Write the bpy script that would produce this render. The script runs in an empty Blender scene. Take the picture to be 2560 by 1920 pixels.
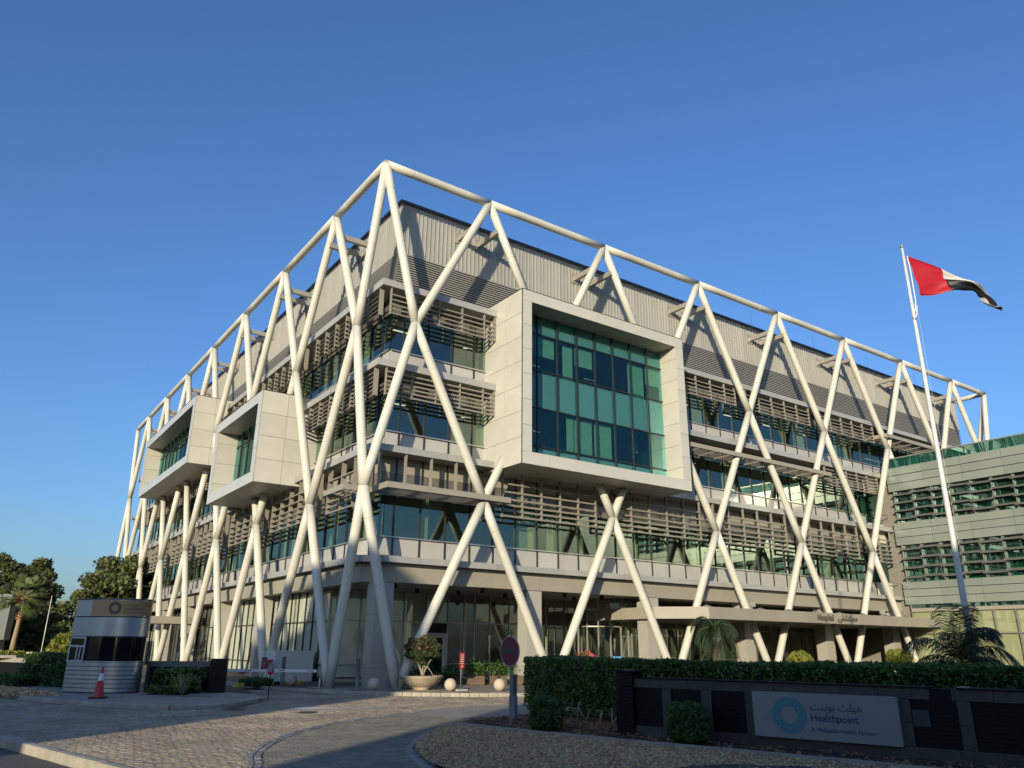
import bpy, math, random
import numpy as np
from mathutils import Vector, Matrix
random.seed(7)
rng = np.random.default_rng(11)
S = bpy.context.scene
COL = S.collection
R = math.radians

# ------------------------------------------------------------------ camera
cam_d = bpy.data.cameras.new("camera")
cam_d.sensor_width = 36.0
cam_d.lens = 36.0 * 1923.0 / 2560.0
cam_d.clip_start = 0.1
cam_d.clip_end = 5000
cam = bpy.data.objects.new("camera", cam_d)
COL.objects.link(cam)
PITCH, ROLL = 0.3299, 0.0086
_f = Vector((0, math.cos(PITCH), math.sin(PITCH)))
_u = Vector((0, -math.sin(PITCH), math.cos(PITCH)))
_r = Vector((1, 0, 0))
_c, _s = math.cos(ROLL), math.sin(ROLL)
_rt = _c * _r + _s * _u
_up = -_s * _r + _c * _u
cam.matrix_world = Matrix(((_rt.x, _up.x, -_f.x, 0), (_rt.y, _up.y, -_f.y, 0), (_rt.z, _up.z, -_f.z, 1.6), (0, 0, 0, 1)))
S.camera = cam

# ------------------------------------------------------------------ light
W = bpy.data.worlds.new("World")
S.world = W
W.use_nodes = True
wn = W.node_tree.nodes
wl = W.node_tree.links
sky = wn.new("ShaderNodeTexSky")
sky.sky_type = 'NISHITA'
sky.sun_disc = False
SUN_EL = R(11.5)
sky.sun_elevation = SUN_EL
sky.sun_rotation = math.pi + 0.28
sky.altitude = 0
sky.air_density = 1.2
sky.dust_density = 1.4
sky.ozone_density = 4.5
bg = wn["Background"]
bg.inputs[1].default_value = 0.15
wb = wn.new("ShaderNodeMix"); wb.data_type = 'RGBA'; wb.blend_type = 'MULTIPLY'   # the camera's white balance
wb.inputs[0].default_value = 1.0
wb.inputs[7].default_value = (0.87, 0.99, 1.23, 1)
wl.new(sky.outputs[0], wb.inputs[6])
wl.new(wb.outputs[2], bg.inputs[0])
sun_d = bpy.data.lights.new("sun", 'SUN')
sun_d.energy = 4.9
sun_d.angle = R(0.55)
sun_d.color = (1.0, 0.865, 0.62)
sun = bpy.data.objects.new("sun", sun_d)
COL.objects.link(sun)
_tr = Vector((0.441, 1.531, 0)).normalized()
_tr = (_tr * math.cos(SUN_EL) + Vector((0, 0, -math.sin(SUN_EL))))
sun.rotation_euler = _tr.to_track_quat('-Z', 'Y').to_euler()
S.view_settings.view_transform = 'Standard'
S.view_settings.look = 'None'
S.view_settings.exposure = 0.22
S.view_settings.gamma = 1.0
S.view_settings.use_curve_mapping = False
S.cycles.max_bounces = 8
S.cycles.transparent_max_bounces = 12
S.cycles.caustics_reflective = False
S.cycles.caustics_refractive = False

# ------------------------------------------------------------------ materials
MATS = {}
def mat(name, col, rough=0.6, metal=0.0, spec=0.5, noise=0.0, nscale=3.0, bump=0.0, bscale=30.0, dirt=0.0, coat=0.0,
        attr=None, streak=False, emit=None, transl=0.0, objvar=0.0):
    if name in MATS:
        return MATS[name]
    m = bpy.data.materials.new(name)
    m.use_nodes = True
    n = m.node_tree.nodes
    l = m.node_tree.links
    p = n["Principled BSDF"]
    p.inputs["Roughness"].default_value = rough
    p.inputs["Metallic"].default_value = metal
    p.inputs["Specular IOR Level"].default_value = spec
    p.inputs["Coat Weight"].default_value = coat
    c = (*col, 1)
    p.inputs["Base Color"].default_value = c
    src = None
    tc = n.new("ShaderNodeTexCoord")
    if attr:
        a = n.new("ShaderNodeAttribute")
        a.attribute_name = attr
        mx = n.new("ShaderNodeMix"); mx.data_type = 'RGBA'; mx.blend_type = 'MULTIPLY'
        mx.inputs[0].default_value = 1.0
        mx.inputs[6].default_value = c
        l.new(a.outputs["Color"], mx.inputs[7])
        src = mx.outputs[2]
    if noise > 0:
        nz = n.new("ShaderNodeTexNoise")
        nz.inputs["Scale"].default_value = nscale
        nz.inputs["Detail"].default_value = 6
        nz.inputs["Roughness"].default_value = 0.62
        if streak:
            mp = n.new("ShaderNodeMapping")
            mp.inputs["Scale"].default_value = (1, 1, 0.08)
            l.new(tc.outputs["Object"], mp.inputs[0]); l.new(mp.outputs[0], nz.inputs[0])
        else:
            l.new(tc.outputs["Object"], nz.inputs[0])
        mr = n.new("ShaderNodeMapRange")
        mr.inputs[1].default_value = 0.3; mr.inputs[2].default_value = 0.7
        mr.inputs[3].default_value = 1 - noise; mr.inputs[4].default_value = 1 + noise * 0.5
        l.new(nz.outputs[0], mr.inputs[0])
        mx = n.new("ShaderNodeMix"); mx.data_type = 'RGBA'; mx.blend_type = 'MULTIPLY'
        mx.inputs[0].default_value = 1.0
        if src is not None: l.new(src, mx.inputs[6])
        else: mx.inputs[6].default_value = c
        l.new(mr.outputs[0], mx.inputs[7])
        src = mx.outputs[2]
    if objvar > 0:
        oi = n.new("ShaderNodeObjectInfo")
        mr = n.new("ShaderNodeMapRange")
        mr.inputs[3].default_value = 1 - objvar; mr.inputs[4].default_value = 1 + objvar
        l.new(oi.outputs["Random"], mr.inputs[0])
        mx = n.new("ShaderNodeMix"); mx.data_type = 'RGBA'; mx.blend_type = 'MULTIPLY'
        mx.inputs[0].default_value = 1.0
        if src is not None: l.new(src, mx.inputs[6])
        else: mx.inputs[6].default_value = c
        l.new(mr.outputs[0], mx.inputs[7])
        src = mx.outputs[2]
    if src is not None:
        l.new(src, p.inputs["Base Color"])
    if bump > 0:
        nz = n.new("ShaderNodeTexNoise")
        nz.inputs["Scale"].default_value = bscale
        nz.inputs["Detail"].default_value = 5
        l.new(tc.outputs["Object"], nz.inputs[0])
        b = n.new("ShaderNodeBump")
        b.inputs["Strength"].default_value = bump
        b.inputs["Distance"].default_value = 0.02
        l.new(nz.outputs[0], b.inputs["Height"])
        l.new(b.outputs[0], p.inputs["Normal"])
    if emit:
        p.inputs["Emission Color"].default_value = (*emit[0], 1)
        p.inputs["Emission Strength"].default_value = emit[1]
    if transl > 0:
        t = n.new("ShaderNodeBsdfTranslucent")
        if src is not None: l.new(src, t.inputs[0])
        else: t.inputs[0].default_value = c
        ms = n.new("ShaderNodeMixShader"); ms.inputs[0].default_value = transl
        l.new(p.outputs[0], ms.inputs[1]); l.new(t.outputs[0], ms.inputs[2])
        l.new(ms.outputs[0], n["Material Output"].inputs[0])
    MATS[name] = m
    return m

def glass(name, tint, gloss=0.16, refl=(0.95, 1.0, 1.0), wav=0.0):
    m = bpy.data.materials.new(name)
    m.use_nodes = True
    n = m.node_tree.nodes; l = m.node_tree.links
    n.remove(n["Principled BSDF"])
    tr = n.new("ShaderNodeBsdfTransparent"); tr.inputs[0].default_value = (*tint, 1)
    gl = n.new("ShaderNodeBsdfGlossy"); gl.inputs["Roughness"].default_value = 0.015
    gl.inputs[0].default_value = (*refl, 1)
    fr = n.new("ShaderNodeFresnel"); fr.inputs[0].default_value = 1.5
    mr = n.new("ShaderNodeMapRange"); mr.inputs[1].default_value = 0.04; mr.inputs[2].default_value = 1.0
    mr.inputs[3].default_value = gloss; mr.inputs[4].default_value = 1.0
    l.new(fr.outputs[0], mr.inputs[0])
    ms = n.new("ShaderNodeMixShader")
    l.new(mr.outputs[0], ms.inputs[0]); l.new(tr.outputs[0], ms.inputs[1]); l.new(gl.outputs[0], ms.inputs[2])
    # a pane is tinted and mirrors once, on the face the ray enters; the inner side of the far face is clear
    ge = n.new("ShaderNodeNewGeometry"); cl = n.new("ShaderNodeBsdfTransparent"); m2 = n.new("ShaderNodeMixShader")
    l.new(ge.outputs["Backfacing"], m2.inputs[0]); l.new(ms.outputs[0], m2.inputs[1]); l.new(cl.outputs[0], m2.inputs[2])
    l.new(m2.outputs[0], n["Material Output"].inputs[0])
    if wav > 0:   # slight roller-wave distortion of real toughened glass, different on each pane
        tc = n.new("ShaderNodeTexCoord"); nz = n.new("ShaderNodeTexNoise"); nz.inputs["Scale"].default_value = 0.55
        nz.inputs["Detail"].default_value = 1.5
        nz.noise_dimensions = '4D'
        oi = n.new("ShaderNodeObjectInfo"); mu = n.new("ShaderNodeMath"); mu.operation = 'MULTIPLY'; mu.inputs[1].default_value = 30
        l.new(oi.outputs["Random"], mu.inputs[0]); l.new(mu.outputs[0], nz.inputs["W"])
        l.new(tc.outputs["Object"], nz.inputs["Vector"])
        b = n.new("ShaderNodeBump"); b.inputs["Strength"].default_value = 1.0; b.inputs["Distance"].default_value = wav
        l.new(nz.outputs[0], b.inputs["Height"]); l.new(b.outputs[0], gl.inputs["Normal"])
    MATS[name] = m
    return m

M_tube = mat("tube_paint", (0.545, 0.535, 0.465), 0.45, noise=0.07, nscale=0.9, objvar=0.03)
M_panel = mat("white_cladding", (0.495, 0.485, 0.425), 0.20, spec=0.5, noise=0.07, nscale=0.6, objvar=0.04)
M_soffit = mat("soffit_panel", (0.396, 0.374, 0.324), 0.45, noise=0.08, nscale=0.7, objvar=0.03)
M_fascia = mat("aluminium_fascia", (0.403, 0.403, 0.382), 0.45, metal=0.25, noise=0.12, nscale=0.8, objvar=0.06)
M_slat = mat("taupe_slat", (0.288, 0.266, 0.223), 0.5, metal=0.15, noise=0.12, nscale=1.5)
M_clad = mat("ribbed_cladding", (0.375, 0.37, 0.335), 0.5, metal=0.2, noise=0.12, nscale=1.2, streak=True, objvar=0.04)
M_blade = mat("louvre_metal", (0.396, 0.382, 0.338), 0.4, metal=0.3, noise=0.1)
M_dark = mat("dark_void", (0.02, 0.02, 0.02), 0.9)
M_cap = mat("parapet_cap", (0.09, 0.09, 0.085), 0.5, metal=0.5)
M_spand = mat("spandrel_panel", (0.403, 0.396, 0.374), 0.10, spec=0.6, noise=0.04, nscale=0.5, objvar=0.05)
M_band = mat("beige_band", (0.302, 0.281, 0.230), 0.5, metal=0.0, spec=0.3, noise=0.1, nscale=0.6, objvar=0.04)
M_upper = mat("upper_panel", (0.13, 0.12, 0.098), 0.18, spec=0.6, noise=0.05, objvar=0.06)
M_mull = mat("dark_mullion", (0.035, 0.036, 0.036), 0.4, metal=0.4)
M_lmull = mat("light_mullion", (0.38, 0.37, 0.33), 0.4, metal=0.4)
M_rail = mat("steel_rail", (0.55, 0.54, 0.5), 0.3, metal=0.8)
M_curt = mat("pale_curtain", (0.465, 0.465, 0.315), 0.9, transl=0.3, noise=0.1)
M_blind = mat("white_blind", (0.680, 0.671, 0.612), 0.7, noise=0.03)
M_col = mat("column_cladding", (0.360, 0.346, 0.310), 0.3, spec=0.5, noise=0.06, nscale=0.7)
M_int = mat("interior_wall", (0.22, 0.21, 0.18), 0.9, noise=0.2)
M_intf = mat("interior_slab", (0.30, 0.29, 0.26), 0.9)
M_lamp = mat("ceiling_lamp", (0.9, 0.9, 0.8), 0.5, emit=((1, 0.93, 0.75), 1.3))
M_wpan = mat("grey_green_panel", (0.225, 0.255, 0.225), 0.22, metal=0.1, spec=0.6, noise=0.08, nscale=0.4, objvar=0.05)
M_fin = mat("aluminium_fin", (0.302, 0.302, 0.274), 0.35, metal=0.5)
G_win = glass("window_glass", (0.52, 0.66, 0.56), 0.22, (0.68, 0.84, 0.72), 0.005)
G_box = glass("teal_glass", (0.40, 0.72, 0.70), 0.13, (0.30, 0.62, 0.58), 0.004)
G_lob = glass("lobby_glass", (0.88, 0.91, 0.86), 0.12, (0.85, 0.95, 0.88), 0.008)
G_wing = glass("green_glass", (0.17, 0.38, 0.33), 0.22, (0.50, 0.80, 0.76), 0.006)
G_blk = mat("booth_glass", (0.006, 0.007, 0.008), 0.05, spec=0.28)

# ------------------------------------------------------------------ mesh helpers
class MB:
    def __init__(s): s.v = []; s.f = []; s.sm = []
    def add(s, vs, fs, smooth=False):
        b = len(s.v); s.v += [tuple(x) for x in vs]
        for f in fs: s.f.append(tuple(i + b for i in f)); s.sm.append(smooth)
        return s
    def box(s, x0, y0, z0, x1, y1, z1):
        vs = [(x0,y0,z0),(x1,y0,z0),(x1,y1,z0),(x0,y1,z0),(x0,y0,z1),(x1,y0,z1),(x1,y1,z1),(x0,y1,z1)]
        return s.add(vs, [(0,3,2,1),(4,5,6,7),(0,1,5,4),(1,2,6,5),(2,3,7,6),(3,0,4,7)])
    def obox(s, c, ax, ay, az):   # centre and three half axes
        c = Vector(c); ax = Vector(ax); ay = Vector(ay); az = Vector(az)
        vs = [c + a*ax + b*ay + d*az for d in (-1,1) for a, b in ((-1,-1),(1,-1),(1,1),(-1,1))]
        return s.add(vs, [(0,3,2,1),(4,5,6,7),(0,1,5,4),(1,2,6,5),(2,3,7,6),(3,0,4,7)])
    def tube(s, pts, rs, n=12, caps=True, smooth=True):
        pts = [Vector(p) for p in pts]
        if not hasattr(rs, '__len__'): rs = [rs]*len(pts)
        b = len(s.v); prev = None
        for i, p in enumerate(pts):
            t = (pts[min(i+1, len(pts)-1)] - pts[max(i-1, 0)]).normalized()
            a = prev if prev is not None else (Vector((0,0,1)) if abs(t.z) < 0.9 else Vector((1,0,0)))
            x = (a - t * a.dot(t)).normalized(); prev = x
            y = t.cross(x)
            for k in range(n):
                an = 2*math.pi*k/n
                s.v.append(tuple(p + (x*math.cos(an) + y*math.sin(an))*rs[i]))
        for i in range(len(pts)-1):
            for k in range(n):
                k2 = (k+1) % n
                s.f.append((b+i*n+k, b+i*n+k2, b+(i+1)*n+k2, b+(i+1)*n+k)); s.sm.append(smooth)
        if caps:
            s.f.append(tuple(b+k for k in range(n))[::-1]); s.sm.append(False)
            s.f.append(tuple(b+(len(pts)-1)*n+k for k in range(n))); s.sm.append(False)
        return s
    def lathe(s, prof, n=24, c=(0,0,0), smooth=True):
        b = len(s.v)
        for r, z in prof:
            for k in range(n):
                a = 2*math.pi*k/n
                s.v.append((c[0]+r*math.cos(a), c[1]+r*math.sin(a), c[2]+z))
        for i in range(len(prof)-1):
            for k in range(n):
                k2 = (k+1) % n
                s.f.append((b+i*n+k, b+i*n+k2, b+(i+1)*n+k2, b+(i+1)*n+k)); s.sm.append(smooth)
        return s
    def prism(s, poly, z0, z1, top=True, bottom=True):
        n = len(poly); b = len(s.v)
        s.v += [(x, y, z0) for x, y in poly] + [(x, y, z1) for x, y in poly]
        for k in range(n):
            k2 = (k+1) % n
            s.f.append((b+k, b+k2, b+n+k2, b+n+k)); s.sm.append(False)
        if top: s.f.append(tuple(b+n+k for k in range(n))); s.sm.append(False)
        if bottom: s.f.append(tuple(b+k for k in range(n))[::-1]); s.sm.append(False)
        return s
    def mesh(s, name, m):
        me = bpy.data.meshes.new(name)
        me.from_pydata(s.v, [], s.f)
        if any(s.sm): me.polygons.foreach_set("use_smooth", s.sm)
        if m is not None: me.materials.append(m)
        me.update()
        return me
    def build(s, name, m, parent=None, loc=None, rotz=0):
        o = bpy.data.objects.new(name, s.mesh(name, m))
        COL.objects.link(o)
        if parent is not None: o.parent = parent
        if loc is not None: o.location = loc
        if rotz: o.rotation_euler.z = rotz
        return o

def tag(o, label=None, cat=None, group=None, kind=None):
    if label: o["label"] = label
    if cat: o["category"] = cat
    if group: o["group"] = group
    if kind: o["kind"] = kind
    return o
def empty(name, loc=(0,0,0), rz=0, parent=None):
    o = bpy.data.objects.new(name, None); COL.objects.link(o)
    o.location = loc; o.rotation_euler.z = rz; o.empty_display_size = 0.3
    if parent is not None: o.parent = parent
    return o
def copy_tree(o, parent=None):
    c = o.copy(); COL.objects.link(c)
    if parent is not None: c.parent = parent
    for ch in list(o.children): copy_tree(ch, c)
    return c
_cache = {}
def piece(name, dims, loc, m, parent, rotz=0, bev=0.0):
    """box of the given size centred at loc; alike pieces share mesh data"""
    k = (name, round(dims[0],3), round(dims[1],3), round(dims[2],3), m.name)
    if k not in _cache:
        x, y, z = dims[0]/2, dims[1]/2, dims[2]/2
        _cache[k] = MB().box(-x,-y,-z,x,y,z).mesh(name, m)
    o = bpy.data.objects.new(name, _cache[k]); COL.objects.link(o)
    o.parent = parent; o.location = loc
    if rotz: o.rotation_euler.z = rotz
    return o
def quads(name, V, m, parent=None, colors=None, smooth=False):
    """V: (n,4,3) array of quads -> one mesh"""
    n = len(V)
    me = bpy.data.meshes.new(name)
    me.vertices.add(n*4); me.vertices.foreach_set("co", np.asarray(V, dtype=np.float32).ravel())
    me.loops.add(n*4); me.loops.foreach_set("vertex_index", np.arange(n*4, dtype=np.int32))
    me.polygons.add(n); me.polygons.foreach_set("loop_start", np.arange(0, n*4, 4, dtype=np.int32))
    me.polygons.foreach_set("loop_total", np.full(n, 4, dtype=np.int32))
    if colors is not None:
        ca = me.color_attributes.new("tone", 'FLOAT_COLOR', 'POINT')
        cc = np.ones((n*4, 4), dtype=np.float32); cc[:, :3] = np.repeat(colors, 4, axis=0)
        ca.data.foreach_set("color", cc.ravel())
    me.materials.append(m)
    me.update(); me.validate()
    o = bpy.data.objects.new(name, me); COL.objects.link(o)
    if parent is not None: o.parent = parent
    return o
def leaves(P, size, up=0.3, aspect=1.6, jit=0.35):
    """leaf quads centred on points P"""
    n = len(P)
    a = rng.normal(size=(n,3)); a /= np.linalg.norm(a, axis=1)[:,None]
    b = rng.normal(size=(n,3)); b -= a*(a*b).sum(1)[:,None]; b /= np.linalg.norm(b, axis=1)[:,None]
    s = size*(1+jit*rng.normal(size=n)).clip(0.4, 1.9)
    a = a*(s*aspect/2)[:,None]; b = b*(s/2)[:,None]
    # pointed leaf: a rhombus
    return np.stack([P-a, P-b*0.9, P+a, P+b*0.9], axis=1)
def tones(n, lo=0.55, hi=1.35, hue=0.15):
    t = rng.uniform(lo, hi, n)
    c = np.stack([t*(1+hue*rng.normal(size=n)), t, t*(1+hue*rng.normal(size=n))], axis=1)
    return c.clip(0.1, 2.5)
def text_mesh(name, body, size, m, parent, loc, rot, extrude=0.004, align='LEFT', bold=0.0):
    cu = bpy.data.curves.new(name, 'FONT'); cu.body = body; cu.size = size; cu.extrude = extrude
    cu.align_x = align; cu.offset = bold; cu.resolution_u = 3
    t = bpy.data.objects.new(name, cu); COL.objects.link(t)
    bpy.context.view_layer.update()
    me = bpy.data.meshes.new_from_object(t.evaluated_get(bpy.context.evaluated_depsgraph_get()))
    bpy.data.objects.remove(t, do_unlink=True)
    me.materials.clear(); me.materials.append(m); me.name = name
    o = bpy.data.objects.new(name, me); COL.objects.link(o)
    o.parent = parent; o.location = loc; o.rotation_euler = rot
    return o
AR_HEALTHPOINT = "\uFE96\uFEE8\uFEF3\uFEEE\uFE91 \uFE9A\uFEE0\uFEF4\uFEEB"      # shaped letters, laid left to right
AR_HOSPITAL = "\uFEF0\uFED4\uFEB8\uFE98\uFEB4\uFEE3"

# ================================================================== ground
ZR, ZP = -0.25, -0.12       # road level, pavement level
M_sand = mat("dry_ground", (0.12, 0.105, 0.08), 0.95, noise=0.25, nscale=0.3, bump=0.3, bscale=8)
M_asph = mat("worn_asphalt", (0.085, 0.078, 0.07), 0.85, noise=0.25, nscale=1.2, bump=0.4, bscale=60)
M_pave = mat("brown_paver", (0.32, 0.262, 0.195), 0.85, noise=0.42, nscale=0.55, bump=0.35, bscale=50, attr="tone")
M_pave1 = mat("brown_paver_single", (0.32, 0.262, 0.195), 0.85, noise=0.42, nscale=0.55, bump=0.35, bscale=50, objvar=0.16)
M_gpave = mat("grey_paver", (0.194, 0.180, 0.144), 0.8, noise=0.28, nscale=0.8, bump=0.3, bscale=50, attr="tone")
M_joint = mat("paving_sand", (0.11, 0.09, 0.065), 0.95, noise=0.2)
M_conc = mat("concrete_slab", (0.30, 0.27, 0.225), 0.85, noise=0.22, nscale=0.7, bump=0.3, bscale=35)
M_kerb = mat("kerb_concrete", (0.357, 0.323, 0.255), 0.85, noise=0.3, nscale=2.5, bump=0.4, bscale=25, objvar=0.12)
M_plaza = mat("plaza_paving", (0.30, 0.26, 0.20), 0.75, noise=0.2, nscale=1.1, bump=0.15, bscale=20, objvar=0.10)
M_gravelbed = mat("gravel_bed", (0.224, 0.147, 0.072), 0.95, noise=0.35, nscale=5, bump=0.8, bscale=40)
M_soil = mat("brown_soil", (0.20, 0.105, 0.05), 0.95, noise=0.35, nscale=4, bump=0.9, bscale=30)
M_stone = mat("gravel_stone", (0.495, 0.330, 0.168), 0.85, attr="tone")
M_whitep = mat("white_marking", (0.62, 0.60, 0.54), 0.8, noise=0.3, nscale=5)

g = MB().add([(-1500,-1500,-0.42),(1500,-1500,-0.42),(1500,1500,-0.42),(-1500,1500,-0.42)], [(0,1,2,3)]).build("ground", M_sand)
tag(g, kind='structure')
# asphalt lane at the near left
a = MB().add([(-60,-60,-0.40),(60,-60,-0.40),(60,14.0,-0.40),(-60,62,-0.40)][0:4], [(0,1,2,3)])
a = MB().add([(-40,-30,-0.395),(30,-30,-0.395),(30,11.5,-0.395),(-5.0,12.35,-0.395),(-11.6,18.3,-0.395),(-40,43.0,-0.395)], [(0,1,2,3,4,5)]).build("asphalt_road", M_asph)
tag(a, kind='structure')
ROAD = [(-40,41.5),(-11.5,18.15),(-5.2,12.6),(-4.0,11.6),(12,11.6),(12,17.5),(40,34),(40,60),(-60,60)]
# (paved road bed)
rb = MB().prism([(-46,46),(-11.45,18.2),(-4.9,12.45),(-4.0,11.5),(30,11.5),(70,50),(70,75),(-46,75)], -0.42, ZR-0.012)
road = rb.build("paved_road", M_joint); tag(road, kind='structure')

def inside(poly, x, y):
    r = np.zeros(len(x), bool); n = len(poly)
    for i in range(n):
        x0, y0 = poly[i]; x1, y1 = poly[(i+1) % n]
        c = ((y0 > y) != (y1 > y)) & (x < (x1-x0)*(y-y0)/((y1-y0) if y1 != y0 else 1e-9)+x0)
        r ^= c
    return r
def smooth_line(pts, step=0.25):
    """Catmull-Rom through pts, resampled"""
    P = [np.array(p, float) for p in pts]; P = [2*P[0]-P[1]] + P + [2*P[-1]-P[-2]]
    out = []
    for i in range(1, len(P)-2):
        n = max(2, int(np.linalg.norm(P[i+1]-P[i])/step))
        for k in range(n):
            t = k/n
            out.append(0.5*((2*P[i]) + (-P[i-1]+P[i+1])*t + (2*P[i-1]-5*P[i]+4*P[i+1]-P[i+2])*t*t + (-P[i-1]+3*P[i]-3*P[i+1]+P[i+2])*t**3))
    out.append(P[-2])
    return out
ARC = smooth_line([(-3.9,11.6),(-4.2,13.6),(-4.62,15.0),(-4.88,16.7),(-4.9,18.7),(-4.55,21.1),(-3.7,23.3),(-1.99,26.4),(0.5,28.9),(4,31.0)])
EDGE = smooth_line([(0.9,12.0),(-0.85,13.12),(-1.48,14.6),(-1.80,16.5),(-1.72,19.0),(-1.06,21.55),(0.25,22.9),(2.2,24.4)])
ISL = smooth_line([(-40,50),(-20,31.6),(-15.4,27.6),(-11.5,25.4),(-9.9,25.1),(-8.9,26.1),(-8.7,28.0),(-9.0,29.8),(-10.2,31.3),(-12.2,32.6),(-18,36)])
BK = smooth_line([(-16,43.5),(-12.2,38.6),(-10.7,36.4),(-8.8,35.0),(-7.1,33.9),(-5.4,33.05),(-2.7,32.7),(0,33.0),(8,36.2),(24,46.5)])
Z1 = [tuple(p) for p in ARC] + [(4,33.5),(0,32.6),(-3,32.4),(-6,32.9),(-9,34.6),(-11.5,36.5)] + [(-9.2,30.5),(-8.5,29.0),(-8.4,26.0),(-9.8,24.8),(-11.6,25.1),(-15.5,27.3),(-22,33)] + [(-22,27.2),(-11.5,18.25),(-5.2,12.7)]
Z2 = [tuple(p) for p in ARC if p[1] < 23.6] + [(0.2,23.2)] + [tuple(p) for p in EDGE if p[1] < 23][::-1]
ZC = [tuple(p) for p in ARC if p[1] >= 23.4] + [(5,26.5),(2.2,24.4),(0.3,23.1)]
# brown pavers, stretcher bond laid along the drive; each block real, the 300 largest in view as separate parts
def pavers(zone, ang, L, Wd, z, skipfrac=0.0):
    xs = np.array([p[0] for p in zone]); ys = np.array([p[1] for p in zone])
    c, s = math.cos(ang), math.sin(ang)
    u = xs*c+ys*s; v = -xs*s+ys*c
    U = np.arange(u.min(), u.max(), L); Vv = np.arange(v.min(), v.max(), Wd)
    uu, vv = np.meshgrid(U, Vv)
    uu = uu + (np.arange(len(Vv)) % 2)[:,None]*L/2
    uu = uu.ravel(); vv = vv.ravel()
    x = uu*c-vv*s; y = uu*s+vv*c
    k = inside(zone, x, y)
    return x[k], y[k]
def paver_mesh(name, x, y, ang, L, Wd, z, m, parent, gap=0.007):
    n = len(x)
    hl, hw = (L-gap)/2, (Wd-gap)/2; ch = 0.006
    c, s = math.cos(ang), math.sin(ang)
    zt = z + rng.normal(0, 0.0015, n)
    def corners(hl, hw, zz):
        o = []
        for a, b in ((-1,-1),(1,-1),(1,1),(-1,1)):
            dx, dy = a*hl, b*hw
            o.append(np.stack([x+dx*c-dy*s, y+dx*s+dy*c, zz + a*rng.normal(0,0.0007,n)], axis=1))
        return o
    T = corners(hl-ch, hw-ch, zt); B = corners(hl, hw, zt-0.012)
    Q = [np.stack(T, axis=1)]
    for i in range(4):
        j = (i+1) % 4
        Q.append(np.stack([B[i], B[j], T[j], T[i]], axis=1))
    t = rng.uniform(0.80, 1.18, n); w = 1+0.05*rng.normal(size=n)
    col = np.stack([t*w, t, t/w], axis=1).clip(0.2, 2)
    return quads(name, np.concatenate(Q), m, parent, np.concatenate([col]*5))
AP = R(-20)
px_, py_ = pavers(Z1, AP, 0.20, 0.10, ZR)
d = np.hypot(px_, py_)
order = np.argsort(d + 0.25*np.abs(px_+6.5))
near = order[:300]; far = order[300:]
o = paver_mesh("paver_field", px_[far], py_[far], AP, 0.20, 0.10, ZR, M_pave, road); tag(o, kind='stuff')
pm = MB()
pm.add([(-.0965,-.0465,-.012),(.0965,-.0465,-.012),(.0965,.0465,-.012),(-.0965,.0465,-.012),(-.09,-.04,0),(.09,-.04,0),(.09,.04,0),(-.09,.04,0)],
       [(4,5,6,7),(0,1,5,4),(1,2,6,5),(2,3,7,6),(3,0,4,7)])
pmm = pm.mesh("paver", M_pave1)
for i in near:
    q = bpy.data.objects.new("paver", pmm); COL.objects.link(q); q.parent = road
    q.location = (px_[i], py_[i], ZR + random.gauss(0, 0.0015)); q.rotation_euler.z = AP
gx, gy = pavers(Z2, R(35), 0.22, 0.11, ZR)
o = paver_mesh("grey_paver_field", gx, gy, R(35), 0.22, 0.11, ZR+0.002, M_gpave, road); tag(o, kind='stuff')
cs = MB(); cs.v = [(x, y, ZR) for x, y in ZC]; cs.f = [tuple(range(len(ZC)))]; cs.sm = [False]
o = cs.build("concrete_apron", M_conc); tag(o, kind='structure')
def offset_line(L, d):
    o = []
    for i in range(len(L)):
        t = L[min(i+1,len(L)-1)]-L[max(i-1,0)]; t = t/np.linalg.norm(t)
        o.append(L[i]+np.array([-t[1], t[0]])*d)
    return o
def stones_along(name, L, w0, w1, zb, zt, m, parent, length=0.5, gap=0.012, bev=0.015):
    """kerb stones: one object per stone following the polyline"""
    acc = [0]
    for i in range(1, len(L)): acc.append(acc[-1]+np.linalg.norm(L[i]-L[i-1]))
    tot = acc[-1]; n = int(tot/length)
    def at(s):
        i = min(len(L)-2, max(0, int(np.searchsorted(acc, s))-1))
        f = (s-acc[i])/(acc[i+1]-acc[i]); p = L[i]*(1-f)+L[i+1]*f
        t = L[i+1]-L[i]; return p, t/np.linalg.norm(t)
    key = {}
    for k in range(n):
        p, t = at((k+0.5)*tot/n)
        an = math.atan2(t[1], t[0])
        kk = (name, round(w0,3), round(w1,3), round(zb,3), round(zt,3), round(tot/n,2))
        if kk not in _cache:
            h = (tot/n-gap)/2; b = bev
            mb = MB().add([(-h,w0,zb),(h,w0,zb),(h,w1,zb),(-h,w1,zb),(-h,w0,zt-b),(h,w0,zt-b),(h,w1,zt-b),(-h,w1,zt-b),(-h+b,w0+b,zt),(h-b,w0+b,zt),(h-b,w1-b,zt),(-h+b,w1-b,zt)],
              [(0,1,5,4),(1,2,6,5),(2,3,7,6),(3,0,4,7),(4,5,9,8),(5,6,10,9),(6,7,11,10),(7,4,8,11),(8,9,10,11)])
            _cache[kk] = mb.mesh(name, m)
        q = bpy.data.objects.new(name, _cache[kk]); COL.objects.link(q); q.parent = parent
        q.location = (p[0], p[1], random.gauss(0, 0.002)); q.rotation_euler = (random.gauss(0,0.004), random.gauss(0,0.004), an+random.gauss(0,0.006))
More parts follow.
